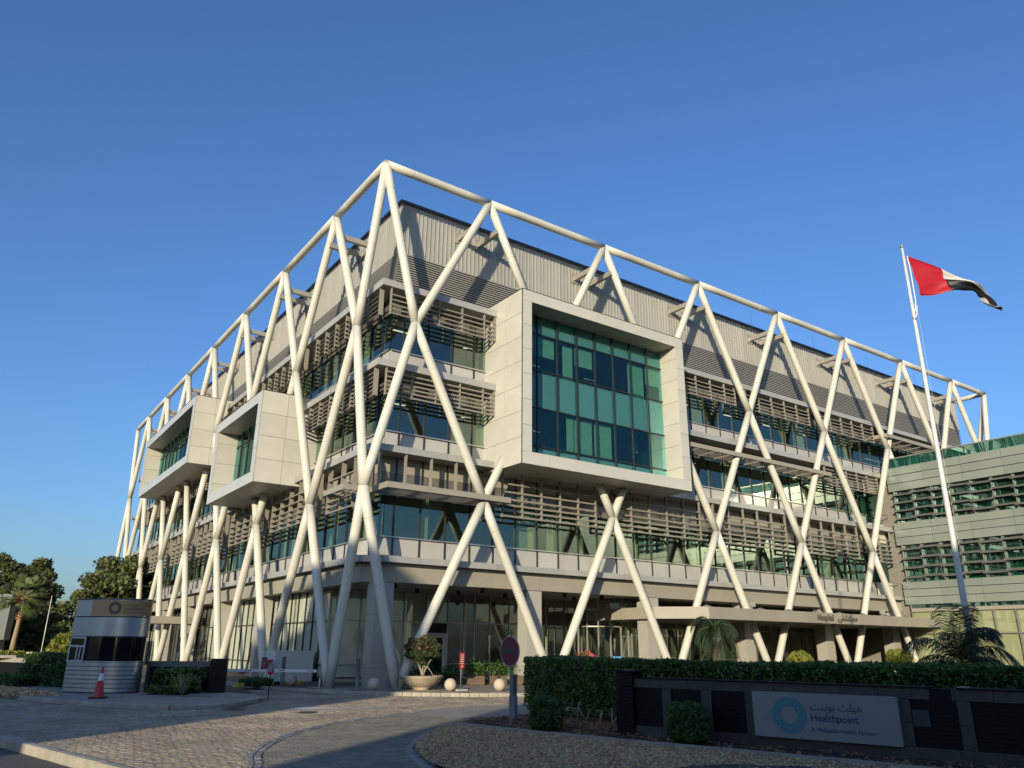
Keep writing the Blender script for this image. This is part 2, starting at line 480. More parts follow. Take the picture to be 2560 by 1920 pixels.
# flush double strip of blocks curving through the drive
st = empty("paving_strip"); tag(st, kind='structure')
stones_along("strip_block", ARC, -0.24, -0.13, ZR-0.02, ZR+0.012, M_kerb if False else mat("strip_concrete", (0.25,0.24,0.215), 0.85, noise=0.25, nscale=3, objvar=0.15), st, 0.42, 0.01, 0.006)
stones_along("strip_block", ARC, -0.11, 0.0, ZR-0.02, ZR+0.012, MATS["strip_concrete"], st, 0.42, 0.01, 0.006)
st = empty("gravel_border"); tag(st, kind='structure')
stones_along("border_block", EDGE, -0.06, 0.05, ZR-0.02, ZR+0.02, MATS["strip_concrete"], st, 0.24, 0.01, 0.006)
stones_along("border_block", EDGE, 0.06, 0.17, ZR-0.02, ZR+0.02, MATS["strip_concrete"], st, 0.24, 0.01, 0.006)
# near-left kerb
NK = smooth_line([(-34,36.6),(-20,25.0),(-11.3,17.95),(-10.2,17.15),(-7.2,14.42),(-5.1,12.5),(-2.6,10.2)], 0.4)
kb = empty("roadside_kerb"); tag(kb, kind='structure')
stones_along("kerb_stone", NK, -0.09, 0.09, -0.42, ZR+0.03, M_kerb, kb, 0.9, 0.012, 0.02)
# island with the booth
ip = [tuple(p) for p in ISL]
isl = MB().prism(ip + [(-40,60)], -0.40, ZP-0.008).build("traffic_island", M_conc); tag(isl, kind='structure')
stones_along("kerb_stone", ISL, -0.03, 0.11, -0.40, ZP, M_kerb, isl, 0.75, 0.015, 0.03)
# plaza along the building
bp = [tuple(p) for p in BK]
pl = MB().prism(bp + [(60,120),(-60,120)], -0.41, ZP-0.010).build("plaza", M_joint); tag(pl, kind='structure')
stones_along("kerb_stone", BK, -0.03, 0.13, -0.41, ZP+0.002, M_kerb, pl, 0.38, 0.02, 0.012)

# ================================================================== building frame of reference
C0 = (-6.5848, 33.9216, 0.0); YAW = 0.6119
_cu, _su = math.cos(YAW), math.sin(YAW)
def wuv(u, v, z=0.0): return (C0[0]+u*_cu-v*_su, C0[1]+u*_su+v*_cu, z)
H = empty("hospital_building", C0, YAW)
tag(H, "long white and glass hospital with a zigzag lattice of pale tubes", "building")
# plaza slabs near the corner (picked apart in the photograph), in building axes
for i in range(-6, 34):
    for j in range(-8, 3):
        u, v = i*0.9-1.0, j*0.9+1.0
        x, y, _ = wuv(u, v)
        kx = np.array([x]); ky = np.array([y])
        # behind the kerb line?
        ok = inside(bp + [(60,120),(-60,120)], kx, ky)[0] and inside(bp + [(60,120),(-60,120)], kx, ky-0.62)[0] and inside(bp+[(60,120),(-60,120)], kx+0.5, ky-0.3)[0]
        if ok and x < 7:
            piece("paving_slab", (0.89, 0.89, 0.03), (x, y, ZP-0.015+0.002), M_plaza, pl, YAW)
pf = MB().add([(-2,2.9,0),(62,2.9,0),(62,62,0),(-2,62,0)], [(0,1,2,3)])
# raised lobby floor finish
lf = MB()
lf.box(1.9, 7.3, ZP-0.02, 62, 20, 0.03)
lf.build("lobby_floor", mat("lobby_stone", (0.32,0.30,0.25), 0.4, noise=0.1), H)

# ------------------------------------------------------------------ tube lattice
PB, HL, TR = 8.5, 8.385, 0.222
EV = [0.0] + [6.4+PB*k for k in range(7)] + [63.8]
OD = [2.15+PB*k for k in range(8)]
ZL = [-0.15, HL, 2*HL, 3*HL]
def strut(p0, p1, name="tube", r=TR, joints=3):
    p0 = Vector(p0); p1 = Vector(p1); L = (p1-p0).length
    pts = []; rs = []
    ts = [0.0]; rr = [r]
    for k in range(joints):
        t = (k+0.5)/joints + 0.0
        e = 0.018/L
        ts += [t-e*2.2, t-e, t-e*0.4, t+e*0.4, t+e, t+e*2.2]; rr += [r, r, r-0.016, r-0.016, r, r]
    ts.append(1.0); rr.append(r)
    return MB().tube([p0.lerp(p1, t) for t in ts], rr, 20).build(name, M_tube, H)
def face(to3, nmax_e, nmax_o, rects=()):
    for lev in range(3):
        lo = OD if lev in (0, 2) else EV
        hi = EV if lev in (0, 2) else OD
        for o_ in OD[:nmax_o]:
            i = OD.index(o_)
            for e_ in (EV[i], EV[i+1]):
                if lev in (0, 2): a, b = (o_, ZL[lev]), (e_, ZL[lev+1])
                else: a, b = (e_, ZL[lev]), (o_, ZL[lev+1])
                # the projecting boxes swallow the tubes: nothing is built inside them
                ivs = [(0.0, 1.0)]
                for (b0, b1, c0, c1) in rects:
                    ts = [i/400 for i in range(401) if b0+.25 < a[0]+(b[0]-a[0])*i/400 < b1-.25 and c0+.25 < a[1]+(b[1]-a[1])*i/400 < c1-.25]
                    if ts:
                        n_ = []
                        for (p, q) in ivs:
                            if ts[0] > p+.01: n_.append((p, min(q, ts[0])))
                            if ts[-1] < q-.01: n_.append((max(p, ts[-1]), q))
                        ivs = n_
                for (p, q) in ivs:
                    A_ = (a[0]+(b[0]-a[0])*p, a[1]+(b[1]-a[1])*p); B_ = (a[0]+(b[0]-a[0])*q, a[1]+(b[1]-a[1])*q)
                    strut(to3(*A_), to3(*B_), joints=3 if q-p > .8 else 1)
    for i in range(min(8, nmax_e)):
        strut(to3(EV[i], ZL[3]), to3(EV[i+1], ZL[3]), "top_chord", TR, 2)
BOXR = (7.4, 19.45, 10.13, 19.5)
BOXA = (10.65, 20.05, 10.10, 15.38)
BOXB = (27.55, 45.5, 14.28, 19.5)
face(lambda s, z: (s, 0.0, z), 8, 8, [BOXR])
face(lambda s, z: (0.0, s, z), 8, 8, [BOXA, BOXB])
face(lambda s, z: (63.8, s, z), 8, 3)
# node spheres smooth the joints
nb = MB()
def ball(mb, c, r, n=14, m=8, sq=1.0):
    mb.lathe([(r*math.cos(math.pi*(j/m-0.5))+1e-4, r*sq*math.sin(math.pi*(j/m-0.5))) for j in range(m+1)], n, c)
for f in (lambda s, z: (s, 0, z), lambda s, z: (0, s, z)):
    for lv in range(1, 4):
        for s_ in (OD if lv == 2 else EV):
            rr_ = [BOXR] if f(1, 0)[0] == 1 else [BOXA, BOXB]
            if any(b_[0] < s_ < b_[1] and b_[2] < ZL[lv] < b_[3] for b_ in rr_): continue
            q = MB(); ball(q, f(s_, ZL[lv]), TR*1.01, 20, 10); q.build("tube_joint", M_tube, H)
# ties back to the roof wall
for s_ in EV[1:8]:
    for k, ds in ((0, -0.72), (1, 0.60)):
        for f in (0, 1):
            mb = MB()
            if f == 0: mb.box(s_+ds-0.11, -0.05, 23.42, s_+ds+0.11, 2.05, 23.72); mb.box(s_+ds-0.30, 1.93, 23.25, s_+ds+0.30, 1.99, 23.92)
            else: mb.box(-0.05, s_+ds-0.11, 23.42, 2.05, s_+ds+0.11, 23.72); mb.box(1.93, s_+ds-0.30, 23.25, 1.99, s_+ds+0.30, 23.92)
            mb.build("tie_beam", M_slat if False else mat("tie_metal", (0.374, 0.353, 0.302), 0.4, metal=0.3, noise=0.1), H)

# ------------------------------------------------------------------ roof storey
BL = 61.8
def wall_uv(f):
    """returns place(s, off, z) -> building xyz for facade f (0 right, 1 left)"""
    return (lambda s, off, z: (s, off, z)) if f == 0 else (lambda s, off, z: (off, s, z))
RIBP = 0.262
def clad_mesh(width, h):
    mb = MB(); n = max(1, int(round(width/RIBP))); p = width/n
    for k in range(n):
        x0 = k*p
        prof = [(x0, 0.0), (x0+p*0.36, 0.0), (x0+p*0.42, -0.05), (x0+p*0.47, -0.05), (x0+p*0.49, 0.0), (x0+p, 0.0)]
        prof = [(x0, 0.0), (x0+p*0.80, 0.0), (x0+p*0.82, -0.055), (x0+p*0.92, -0.055), (x0+p*0.94, 0.0), (x0+p, 0.0)]
        for (xa, ya), (xb, yb) in zip(prof[:-1], prof[1:]):
            mb.add([(xa,ya,0),(xb,yb,0),(xb,yb,h),(xa,ya,h)], [(0,1,2,3)])
    mb.add([(0,0.05,0),(width,0.05,0),(width,0.05,h),(0,0.05,h)], [(3,2,1,0)])
    return mb
cw = (BL-2.0)/38
cm = clad_mesh(cw, 24.60-21.62).mesh("cladding_sheet", M_clad)
for k in range(38):
    o = bpy.data.objects.new("cladding_sheet", cm); COL.objects.link(o); o.parent = H
    o.location = (2.0+k*cw, 2.0, 21.62)
    o = bpy.data.objects.new("cladding_sheet", cm); COL.objects.link(o); o.parent = H
    o.location = (2.0, 2.0+(k+1)*cw, 21.62); o.rotation_euler.z = -math.pi/2
mb = MB(); mb.box(1.88,1.88,24.60,BL+0.1,2.2,24.76); mb.box(1.88,2.2,24.60,2.2,BL+0.1,24.76); mb.box(BL-.2,2.2,24.60,BL+0.1,BL+.1,24.76); mb.box(2.2,BL-.2,24.60,BL-.2,BL+.1,24.76)
mb.build("parapet_cap", M_cap, H)
mb = MB(); mb.box(2.0,2.0,21.52,BL,2.06,21.62); mb.box(2.0,2.06,21.52,2.06,BL,21.62)
mb.box(1.9,1.9,21.50,BL,2.0,21.57); mb.box(1.9,2.0,21.50,2.0,BL,21.57)
mb.build("drip_flashing", M_blade, H)
MB().box(2.1, 2.1, 19.0, BL, BL, 24.3).build("roof_core", mat("roof_core_grey", (0.25,0.24,0.21), 0.8), H)
MB().box(2.06, 2.06, 19.0, BL, 2.10, 21.5).box(2.06, 2.10, 19.0, 2.10, BL, 21.5).build("plenum_wall", M_dark, H)
nz_ = 17
for k in range(nz_):
    z = 19.20 + k*(2.3/nz_)
    mb = MB()
    mb.add([(1.92,1.92,z),(BL,1.92,z),(BL,2.04,z+0.10),(2.04,2.04,z+0.10),(1.92,1.92,z+0.058),(BL,1.92,z+0.058),(BL,2.04,z+0.13),(2.04,2.04,z+0.13)],
           [(0,1,5,4),(4,5,6,7),(3,2,1,0),(1,2,6,5)])
    mb.build("louvre_blade", M_blade, H)
    mb = MB()
    mb.add([(1.92,1.92,z),(1.92,BL,z),(2.04,BL,z+0.10),(2.04,2.04,z+0.10),(1.92,1.92,z+0.058),(1.92,BL,z+0.058),(2.04,BL,z+0.13),(2.04,2.04,z+0.13)],
           [(4,5,1,0),(7,6,5,4),(0,1,2,3),(5,6,2,1)])
    mb.build("louvre_blade", M_blade, H)
# lightning rods on the roof
for s_ in (33, 41, 49, 57):
    MB().tube([(s_,3,24.7),(s_,3,26.6)], [0.015,0.008], 6).build("lightning_rod", M_cap, H)

# ------------------------------------------------------------------ floors
FL = [(5.20, 5.49), (10.28, 10.60), (14.45, 14.80), (18.70, 19.05)]     # fascia bottom, top
RE, LE = 44.4, 61.8
BOXR = (7.4, 19.45, 10.13, 19.5)
BOXA = (10.65, 20.05, 10.10, 15.38)
BOXB = (27.55, 45.5, 14.28, 19.5)
def blocked(f, s, z):
    if f == 0: return BOXR[0]-.1 < s < BOXR[1]+.1 and BOXR[2] < z < BOXR[3]
    return (BOXA[0]-.1 < s < BOXA[1]+.1 and BOXA[2] < z < BOXA[3]) or (BOXB[0]-.1 < s < BOXB[1]+.1 and BOXB[2] < z < BOXB[3])
FO = 0.55
def part(name, f, s0, s1, o0, o1, z0, z1, m, parent=H):
    if f == 0: return piece(name, (s1-s0, o1-o0, z1-z0), ((s0+s1)/2, (o0+o1)/2, (z0+z1)/2), m, parent)
    return piece(name, (o1-o0, s1-s0, z1-z0), ((o0+o1)/2, (s0+s1)/2, (z0+z1)/2), m, parent)
FW = 2.125
for li, (zb, zt) in enumerate(FL):
    for f in (0, 1):
        end = BL if (f == 1 or li >= 2) else RE
        s0 = FO if li else 1.45
        if f == 1 and li: s0 = FO+0.05
        if f == 1 and not li: s0 = 1.25
        s = s0
        while s < end-0.1:
            e = min(s+FW if s > s0+.01 else (s0+FW*0.9), end)
            # trim at the projecting boxes
            mid = (s+e)/2; zm = (zb+zt)/2
            segs = [(s, e)]
            bx = [BOXR] if f == 0 else [BOXA, BOXB]
            for b in bx:
                if b[2] < zm < b[3]:
                    n_ = []
                    for a_, c_ in segs:
                        if c_ <= b[0] or a_ >= b[1]: n_.append((a_, c_))
                        else:
                            if a_ < b[0]-.02: n_.append((a_, b[0]))
                            if c_ > b[1]+.02: n_.append((b[1], c_))
                    segs = n_
            for a_, c_ in segs: part("fascia_panel", f, a_+0.006, c_-0.006, FO, FO+0.05, zb, zt, M_fascia)
            s = e
    # slab edge soffit and top between fascia and glazing
    zs = zt-0.05
    if li == 0:
        mb = MB().prism([(1.45,FO+.05),(BL,FO+.05),(BL,BL),(FO+.05,BL),(FO+.05,1.3)], zb+0.02, zs)
        mb.build("floor_slab", M_intf, H)
        MB().add([(FO,1.28,zb),(1.43,FO,zb),(1.43,FO,zt),(FO,1.28,zt),(FO+.04,1.31,zb),(1.46,FO+.04,zb),(1.46,FO+.04,zt),(FO+.04,1.31,zt)],
                 [(0,1,2,3),(7,6,5,4),(0,4,5,1),(3,2,6,7)]).build("fascia_panel", M_fascia, H)
    else:
        MB().box(FO+.05, FO+.05, zb+0.02, BL, BL, zs).build("floor_slab", M_intf, H)
# beige beam band under the first floor, with chamfered corner
for f in (0, 1):
    s = 2.0 if f == 0 else 1.8
    end = RE if f == 0 else BL
    while s < end:
        e = min(s+2.83, end)
        part("beam_panel", f, s+.005, e-.005, 0.95, 1.0, 4.36, 5.02, M_band)
        s = e
MB().add([(0.95,1.8,4.36),(2.0,0.95,4.36),(2.0,0.95,5.02),(0.95,1.8,5.02),(1.0,1.83,4.36),(2.03,1.0,4.36),(2.03,1.0,5.02),(1.0,1.83,5.02)],
         [(0,1,2,3),(7,6,5,4),(0,4,5,1),(3,2,6,7)]).build("beam_panel", M_band, H)
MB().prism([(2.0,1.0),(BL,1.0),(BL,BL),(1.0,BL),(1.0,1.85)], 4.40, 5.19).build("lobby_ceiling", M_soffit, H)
# ---- curtain walls
MW = 1.4167
GO = 1.65
levels = [   # slab top, spandrel top, vision top, ceiling
    (5.49, 6.47, 8.62, 10.28), (10.60, 11.56, 13.55, 14.45), (14.80, 15.78, 17.75, 18.70)]
curt = {}
for li, (z0, z1, z2, z3) in enumerate(levels):
    for f in (0, 1):
        end = RE if f == 0 else BL
        if f == 0 and li == 2: end = 54
        s = GO; k = 0
        ed = [GO, 2.40 if f == 0 else 2.52]
        while ed[-1] < end-0.3: ed.append(ed[-1]+MW)
        for k in range(len(ed)-1):
            a_, b_ = ed[k], ed[k+1]; m_ = (a_+b_)/2
            if blocked(f, a_, (z1+z2)/2) and blocked(f, b_, (z1+z2)/2): continue
            if f == 0 and 10.6 < z0 + 1 and False: pass
            far_ = (f == 1 and a_ > 47)
            part("mullion", f, b_-.03, b_+.03, GO-0.06, GO+0.06, z0, z3, M_mull)
            part("spandrel_panel", f, a_+.03, b_-.03, GO, GO+0.02, z0, z1-0.02, M_spand)
            part("window_pane", f, a_+.03, b_-.03, GO+0.005, GO+0.02, z1+0.03, z2, G_win)
            um = M_spand if li == 0 else M_upper
            if li == 0:
                part("upper_panel", f, a_+.03, b_-.03, GO, GO+0.02, z2+0.05, z2+0.915, M_upper)
                part("upper_panel", f, a_+.03, b_-.03, GO, GO+0.02, z2+0.93, z3, M_band)
            else:
                part("upper_panel", f, a_+.03, b_-.03, GO, GO+0.02, z2+0.05, z3, M_upper)
            r_ = random.random()
            if not far_ and r_ < 0.55:
                w = random.choice((0.35, 0.55, MW-.1)); side = random.random() < 0.5
                c0 = a_+.06 if side else b_-.06-w
                curt.setdefault((f), []).append((c0, w, z1, z3-.1))
        # rails
        rs = [(GO, end)]
        for b in ([BOXR] if f == 0 else [BOXA, BOXB]):
            if b[2] < z1 < b[3]:
                rs = [(GO, b[0]), (b[1], end)]
        if f == 1 and li == 2: rs = [(GO, BOXB[0]), (BOXB[1], end)]
        for a_, b_ in rs:
            part("hand_rail", f, a_, b_, GO-0.12, GO-0.07, z1-0.03, z1+0.025, M_rail)
            part("transom", f, a_, b_, GO-0.05, GO+0.05, z2, z2+0.045, M_mull)
    # interior back wall, ceiling, columns, lamps
    MB().box(6.5, 6.5, z0, BL-4, 6.7, z3).box(6.5, 6.7, z0, 6.7, BL-4, z3).build("interior_wall", M_int, H)
    for q in range(9):
        u = 3.2+q*4.6
        MB().box(u, 4.6, z3-0.42, u+1.0, 4.75, z3-0.40).build("ceiling_lamp", M_lamp, H)
# curtains, pleated sheets behind the glass
for f, L in curt.items():
    for c0, w, za, zb in L:
        n = max(4, int(w/0.05)); mb = MB()
        for k in range(n):
            x0 = c0+w*k/n; x1 = c0+w*(k+1)/n
            y0 = GO+0.25+(0.03 if k % 2 else -0.03); y1 = GO+0.25+(0.03 if (k+1) % 2 else -0.03)
            if f == 0: mb.add([(x0,y0,za),(x1,y1,za),(x1,y1,zb),(x0,y0,zb)], [(0,1,2,3)])
            else: mb.add([(y0,x0,za),(y1,x1,za),(y1,x1,zb),(y0,x0,zb)], [(0,1,2,3)])
        mb.build("curtain", M_curt, H)

# ---- sun screens
def screen(f, s0, s1, posts, slats, zt, proj=0.30, fo=0.62, post_from=None):
    for s_ in posts:
        part("screen_post", f, s_-.025, s_+.025, fo, fo+(0.15 if f == 0 else 0.24), slats[0]-0.07, zt, M_slat)
    for z in slats:
        k = ("slat", f, round(s1-s0,2))
        if k not in _cache:
            L = (s1-s0)/2; t = 0.018
            mb = MB()
            # tilted blade: lower nose at the front
            pr = [(-0.02,-0.050),(0.005,-0.060),(0.085,0.045),(0.06,0.055)]
            n = len(pr); sg = 1
            for x in (-L, L):
                for (y, z_) in pr: mb.v.append((x, y, z_) if f == 0 else (y, x, z_))
            for i in range(n):
                j = (i+1) % n
                fc = (i, j, n+j, n+i)
                mb.f.append(fc if f == 1 else fc[::-1]); mb.sm.append(False)
            mb.f.append(tuple(range(n))); mb.f.append(tuple(range(n, 2*n))[::-1]); mb.sm += [False]*2
            _cache[k] = mb.mesh("slat", M_slat)
        o = bpy.data.objects.new("slat", _cache[k]); COL.objects.link(o); o.parent = H
        o.location = ((s0+s1)/2, fo, z) if f == 0 else (fo, (s0+s1)/2, z)
SL5 = [17.32, 17.56, 17.80, 18.06, 18.33]
SL4 = [13.10, 13.32, 13.53, 13.74, 13.97, 14.22]
SL3 = [7.92, 8.20, 8.48, 8.78, 9.16, 9.58]
def bayposts(a, b, n): return [a+0.03+(b-a-0.06)*i/n for i in range(n+1)]
# upper two floors near the corner
screen(0, 1.05, 7.36, [1.08, 2.5, 3.85, 5.25, 6.65, 7.33], SL5, 18.70)
screen(0, 1.05, 7.36, [1.08, 2.5, 3.85, 5.25, 6.65, 7.33], SL4, 14.45)
for n_ in range(2, 5):   # gaps at the lattice nodes
    a_ = OD[n_]+0.6; b_ = OD[n_+1]-0.6
    if n_ == 2: a_, b_ = 19.5, OD[3]-0.6+0.35
    if n_ == 2: screen(0, a_, 27.2, [19.6, 20.5, 21.9, 23.3, 24.7, 26.1, 27.17], SL5, 18.70)
    else: screen(0, a_, b_, bayposts(a_, b_, 5), SL5, 18.70)
screen(0, OD[4]+0.5, 43.6, bayposts(OD[4]+.5, 43.6, 5), SL4, 14.45)
for n_ in range(1, 6):
    a_, b_ = EV[n_]+0.6, EV[n_+1]-0.6
    if n_ == 1: a_ = 7.95
    b_ = min(b_, 44.3)
    if b_-a_ < 1: continue
    screen(0, a_, b_, bayposts(a_, b_, 5) if b_-a_ > 5 else bayposts(a_, b_, 2), SL3 if True else 0, 10.28)
# posts without slats by the corner
for s_ in (1.05, 2.4, 3.8, 5.2):
    part("screen_post", 0, s_-.03, s_+.03, 0.62, 0.82, 8.62, 10.28, M_slat)
# left facade
screen(1, 1.05, 9.9, [1.08]+[2.4+MW*i for i in range(6)], SL5, 18.70)
for a_, b_ in ((11.2,18.05),(19.25,27.4),(46,52.2),(53.8,60.5)): screen(1, a_, b_, bayposts(a_, b_, max(2, round((b_-a_)/MW))), SL5, 18.70)
screen(1, 1.05, 10.5, [1.08]+[2.4+MW*i for i in range(6)], SL4, 14.45)
for a_, b_ in ((20.2,26.9),(28.3,35.4),(36.8,43.9),(45.3,52.4),(53.8,60.5)): screen(1, a_, b_, bayposts(a_, b_, 5), SL4, 14.45)
screen(1, 2.6, 5.8, [2.63, 4.1, 5.77], SL3, 10.28)
for n_ in range(1, 7):
    a_, b_ = EV[n_]+0.6, EV[n_+1]-0.6
    screen(1, a_, b_, bayposts(a_, b_, 5), SL3, 10.28)

# ---- slatted sunshades lying flat
def sunshade(name, u0, u1, v0, v1, z, h=0.24, n=6, edge=0.06):
    e = empty(name, (0,0,0), 0, H)
    m = M_band
    MB().box(u0, v0, z, u1, v0+edge, z+h).build("edge_beam", m, e)
    MB().box(u0, v0+edge, z, u0+edge, v1, z+h).build("edge_beam", m, e)
    MB().box(u1-edge, v0+edge, z, u1, v1, z+h).build("edge_beam", m, e)
    return e
def slats_between(e, u0, u1, v0, v1, z, along_u=True, n=6):
    for k in range(n):
        t = (k+0.5)/n
        mb = MB()
        if along_u:
            y = v0+(v1-v0)*t
            mb.add([(u0,y-.09,z),(u1,y-.09,z),(u1,y+.09,z+.07),(u0,y+.09,z+.07),(u0,y-.09,z+.025),(u1,y-.09,z+.025),(u1,y+.09,z+.095),(u0,y+.09,z+.095)],
                   [(0,1,5,4),(4,5,6,7),(3,2,1,0),(1,2,6,5),(2,3,7,6),(3,0,4,7)])
        else:
            x = u0+(u1-u0)*t
            mb.add([(x-.09,v0,z),(x-.09,v1,z),(x+.09,v1,z+.07),(x+.09,v0,z+.07),(x-.09,v0,z+.025),(x-.09,v1,z+.025),(x+.09,v1,z+.095),(x+.09,v0,z+.095)],
                   [(4,5,1,0),(7,6,5,4),(0,1,2,3),(5,6,2,1),(6,7,3,2),(7,4,0,3)])
        mb.build("slat", M_slat, e)
    nb = max(2, int((u1-u0 if along_u else v1-v0)/MW))
    for k in range(nb+1):
        if along_u:
            x = u0+.03+(u1-u0-.06)*k/nb
            MB().box(x-.02, v0, z+.10, x+.02, v1, z+.2).build("bracket", M_slat, e)
        else:
            y = v0+.03+(v1-v0-.06)*k/nb
            MB().box(u0, y-.02, z+.10, u1, y+.02, z+.2).build("bracket", M_slat, e)
e = sunshade("sunshade", 0.95, 7.75, -0.42, 1.55, 8.37, 0.27); slats_between(e, 1.0, 7.7, -0.3, 1.5, 8.37, True, 7)
e = empty("sunshade", (0,0,0), 0, H)
MB().box(-0.42, 1.2, 8.37, -0.36, 3.6, 8.62).box(-0.36, 1.2, 8.37, 1.5, 1.26, 8.62).box(-0.36,3.54,8.37,0.5,3.6,8.62).build("edge_beam", M_band, e)
slats_between(e, -0.3, 0.55, 1.3, 3.5, 8.37, False, 3)
e = sunshade("sunshade", 19.5, 35.9, -0.35, 1.55, 13.38, 0.27); slats_between(e, 19.6, 35.8, -0.2, 1.5, 13.38, True, 7)
e = sunshade("sunshade", 44.0, 56.0, -0.45, 1.55, 17.62, 0.28); slats_between(e, 44.1, 55.9, -0.3, 1.5, 17.62, True, 7)
e = empty("sunshade", (0,0,0), 0, H)
MB().box(-0.4, 56.8, 8.28, -0.34, 63.0, 8.55).box(-0.34, 56.8, 8.28, 1.5, 56.86, 8.55).build("edge_beam", M_band, e)
slats_between(e, -0.3, 1.4, 57, 62.8, 8.28, False, 5)
e = empty("sunshade", (0,0,0), 0, H)
MB().box(-0.4, 20.1, 9.9, 0.5, 20.2, 10.2).build("edge_beam", M_band, e)
# side door canopy on the left facade
MB().box(-1.65, 32.7, 3.08, 1.6, 36.5, 3.60).build("door_canopy", M_band, H)

# ------------------------------------------------------------------ projecting window boxes
def pbox(f, s0, s1, z0, z1, mod_s, mull, rows, side_rows, name="window_box", OFF=-1.8, GD=-0.5, FT=0.62):
    e = empty(name, (0,0,0), 0, H)
    back = 1.9
    T = 0.05; g = 0.009
    def P(nm, a0, a1, o0, o1, za, zb, m): return part(nm, f, a0, a1, o0, o1, za, zb, m, e)
    # core frame behind the panels
    i0, i1, zi0, zi1 = s0+FT, s1-FT, z0+FT, z1-FT
    P("box_frame", s0+T, i0-T, OFF+T, back, z0+T, z1-T, M_mull); P("box_frame", i1+T, s1-T, OFF+T, back, z0+T, z1-T, M_mull)
    P("box_frame", i0-T, i1+T, OFF+T, back, z0+T, zi0-T, M_mull); P("box_frame", i0-T, i1+T, OFF+T, back, zi1+T, z1-T, M_mull)
    # front face panels
    n = max(2, round((s1-s0)/mod_s)); w = (s1-s0)/n
    for k in range(n):
        P("cladding_panel", s0+k*w+g, s0+(k+1)*w-g, OFF, OFF+T, z0, zi0, M_panel)
        P("cladding_panel", s0+k*w+g, s0+(k+1)*w-g, OFF, OFF+T, zi1, z1, M_panel)
    m_ = side_rows; h = (zi1-zi0)/m_
    for k in range(m_):
        P("cladding_panel", s0, i0, OFF, OFF+T, zi0+k*h+g, zi0+(k+1)*h-g, M_panel)
        P("cladding_panel", i1, s1, OFF, OFF+T, zi0+k*h+g, zi0+(k+1)*h-g, M_panel)
    # outer sides, in rows of two
    h = (z1-z0)/(m_+1)
    for k in range(m_+1):
        for (oa, ob) in ((OFF+T+g, OFF+1.55), (OFF+1.55+g, back)):
            P("cladding_panel", s0, s0+T, oa, ob-g, z0+k*h+g, z0+(k+1)*h-g, M_panel)
            P("cladding_panel", s1-T, s1, oa, ob-g, z0+k*h+g, z0+(k+1)*h-g, M_panel)
            P("cladding_panel", i0-T, i0, oa, min(ob, GD+.3)-g, max(zi0, z0+k*h)+g, min(zi1, z0+(k+1)*h)-g, M_panel) if oa < GD else None
            P("cladding_panel", i1, i1+T, oa, min(ob, GD+.3)-g, max(zi0, z0+k*h)+g, min(zi1, z0+(k+1)*h)-g, M_panel) if oa < GD else None
    for k in range(n):
        for (oa, ob) in ((OFF+T+g, OFF+1.55), (OFF+1.55+g, back)):
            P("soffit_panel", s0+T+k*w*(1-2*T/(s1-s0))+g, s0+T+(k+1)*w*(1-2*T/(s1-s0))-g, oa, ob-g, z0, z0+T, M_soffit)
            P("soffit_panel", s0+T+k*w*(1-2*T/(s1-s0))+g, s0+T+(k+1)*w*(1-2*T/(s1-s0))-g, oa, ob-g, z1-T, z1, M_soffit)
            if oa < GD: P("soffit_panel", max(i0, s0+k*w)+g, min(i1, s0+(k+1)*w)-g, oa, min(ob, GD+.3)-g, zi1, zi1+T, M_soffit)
        P("sill_panel", max(i0, s0+k*w)+g, min(i1, s0+(k+1)*w)-g, OFF+T, GD+.3, zi0-T, zi0, M_panel)
    # dark flashing along the top edge
    P("top_flashing", s0-.015, s1+.015, OFF-.015, OFF+.12, z1, z1+.03, M_mull)
    P("top_flashing", s0-.015, s0+.1, OFF+.12, back, z1, z1+.03, M_mull)
    P("corner_trim", s0-.012, s0+.02, OFF-.012, OFF+.02, z0, z1, M_mull if f == 0 else M_panel)
    # glazing
    S_ = [i0]+[x for x in mull if i0 < x < i1]+[i1]; Zs = [zi0]+[z for z in rows if zi0 < z < zi1]+[zi1]
    for x in S_[1:-1]: P("mullion", x-.03, x+.03, GD-.05, GD+.05, zi0, zi1, M_mull)
    for z in Zs[1:-1]:
        for a_, b_ in zip(S_[:-1], S_[1:]): P("transom", a_+.03, b_-.03, GD-.05, GD+.05, z-.03, z+.03, M_mull)
    for a_, b_ in zip(S_[:-1], S_[1:]):
        for j, (za, zb) in enumerate(zip(Zs[:-1], Zs[1:])):
            P("window_pane", a_+.03, b_-.03, GD, GD+.015, za+.03, zb-.03, G_box)
            # what stands behind the glass: spandrel boards at the slab, curtains elsewhere
            if len(Zs) > 4 and j in (0, 2, 4): P("backing_panel", a_+.03, b_-.03, GD+.12, GD+.14, za+.03, zb-.03, mat("glass_backing", (0.352, 0.336, 0.320), 0.6, objvar=0.06))
            elif random.random() < 0.36:
                wc = (b_-a_)*random.choice((0.35, 0.5, 0.9)); ca = a_+.04 if random.random() < .5 else b_-.04-wc
                P("curtain", ca, ca+wc, GD+.3, GD+.33, za+.05, zb-.05, M_curt)
            elif len(Zs) > 4 and j == 3 and random.random() < .6:
                P("blind", a_+.05, b_-.05, GD+.2, GD+.21, (za+zb)/2-0.1, zb-.05, M_curt)
    P("interior_wall", i0, i1, 4.6, 4.7, zi0, zi1, M_int)
    P("interior_slab", i0-.05, i1+.05, GD+.3, 4.6, zi1+.06, zi1+.3, M_intf)
    P("interior_slab", i0-.05, i1+.05, GD+.3, 4.6, zi0-.3, zi0-.06, M_intf)
    return e
pbox(0, *BOXR[:2], BOXR[2], BOXR[3], 1.72, [9.33+1.379*k for k in range(7)], [11.50, 13.60, 15.70, 17.80], 6)
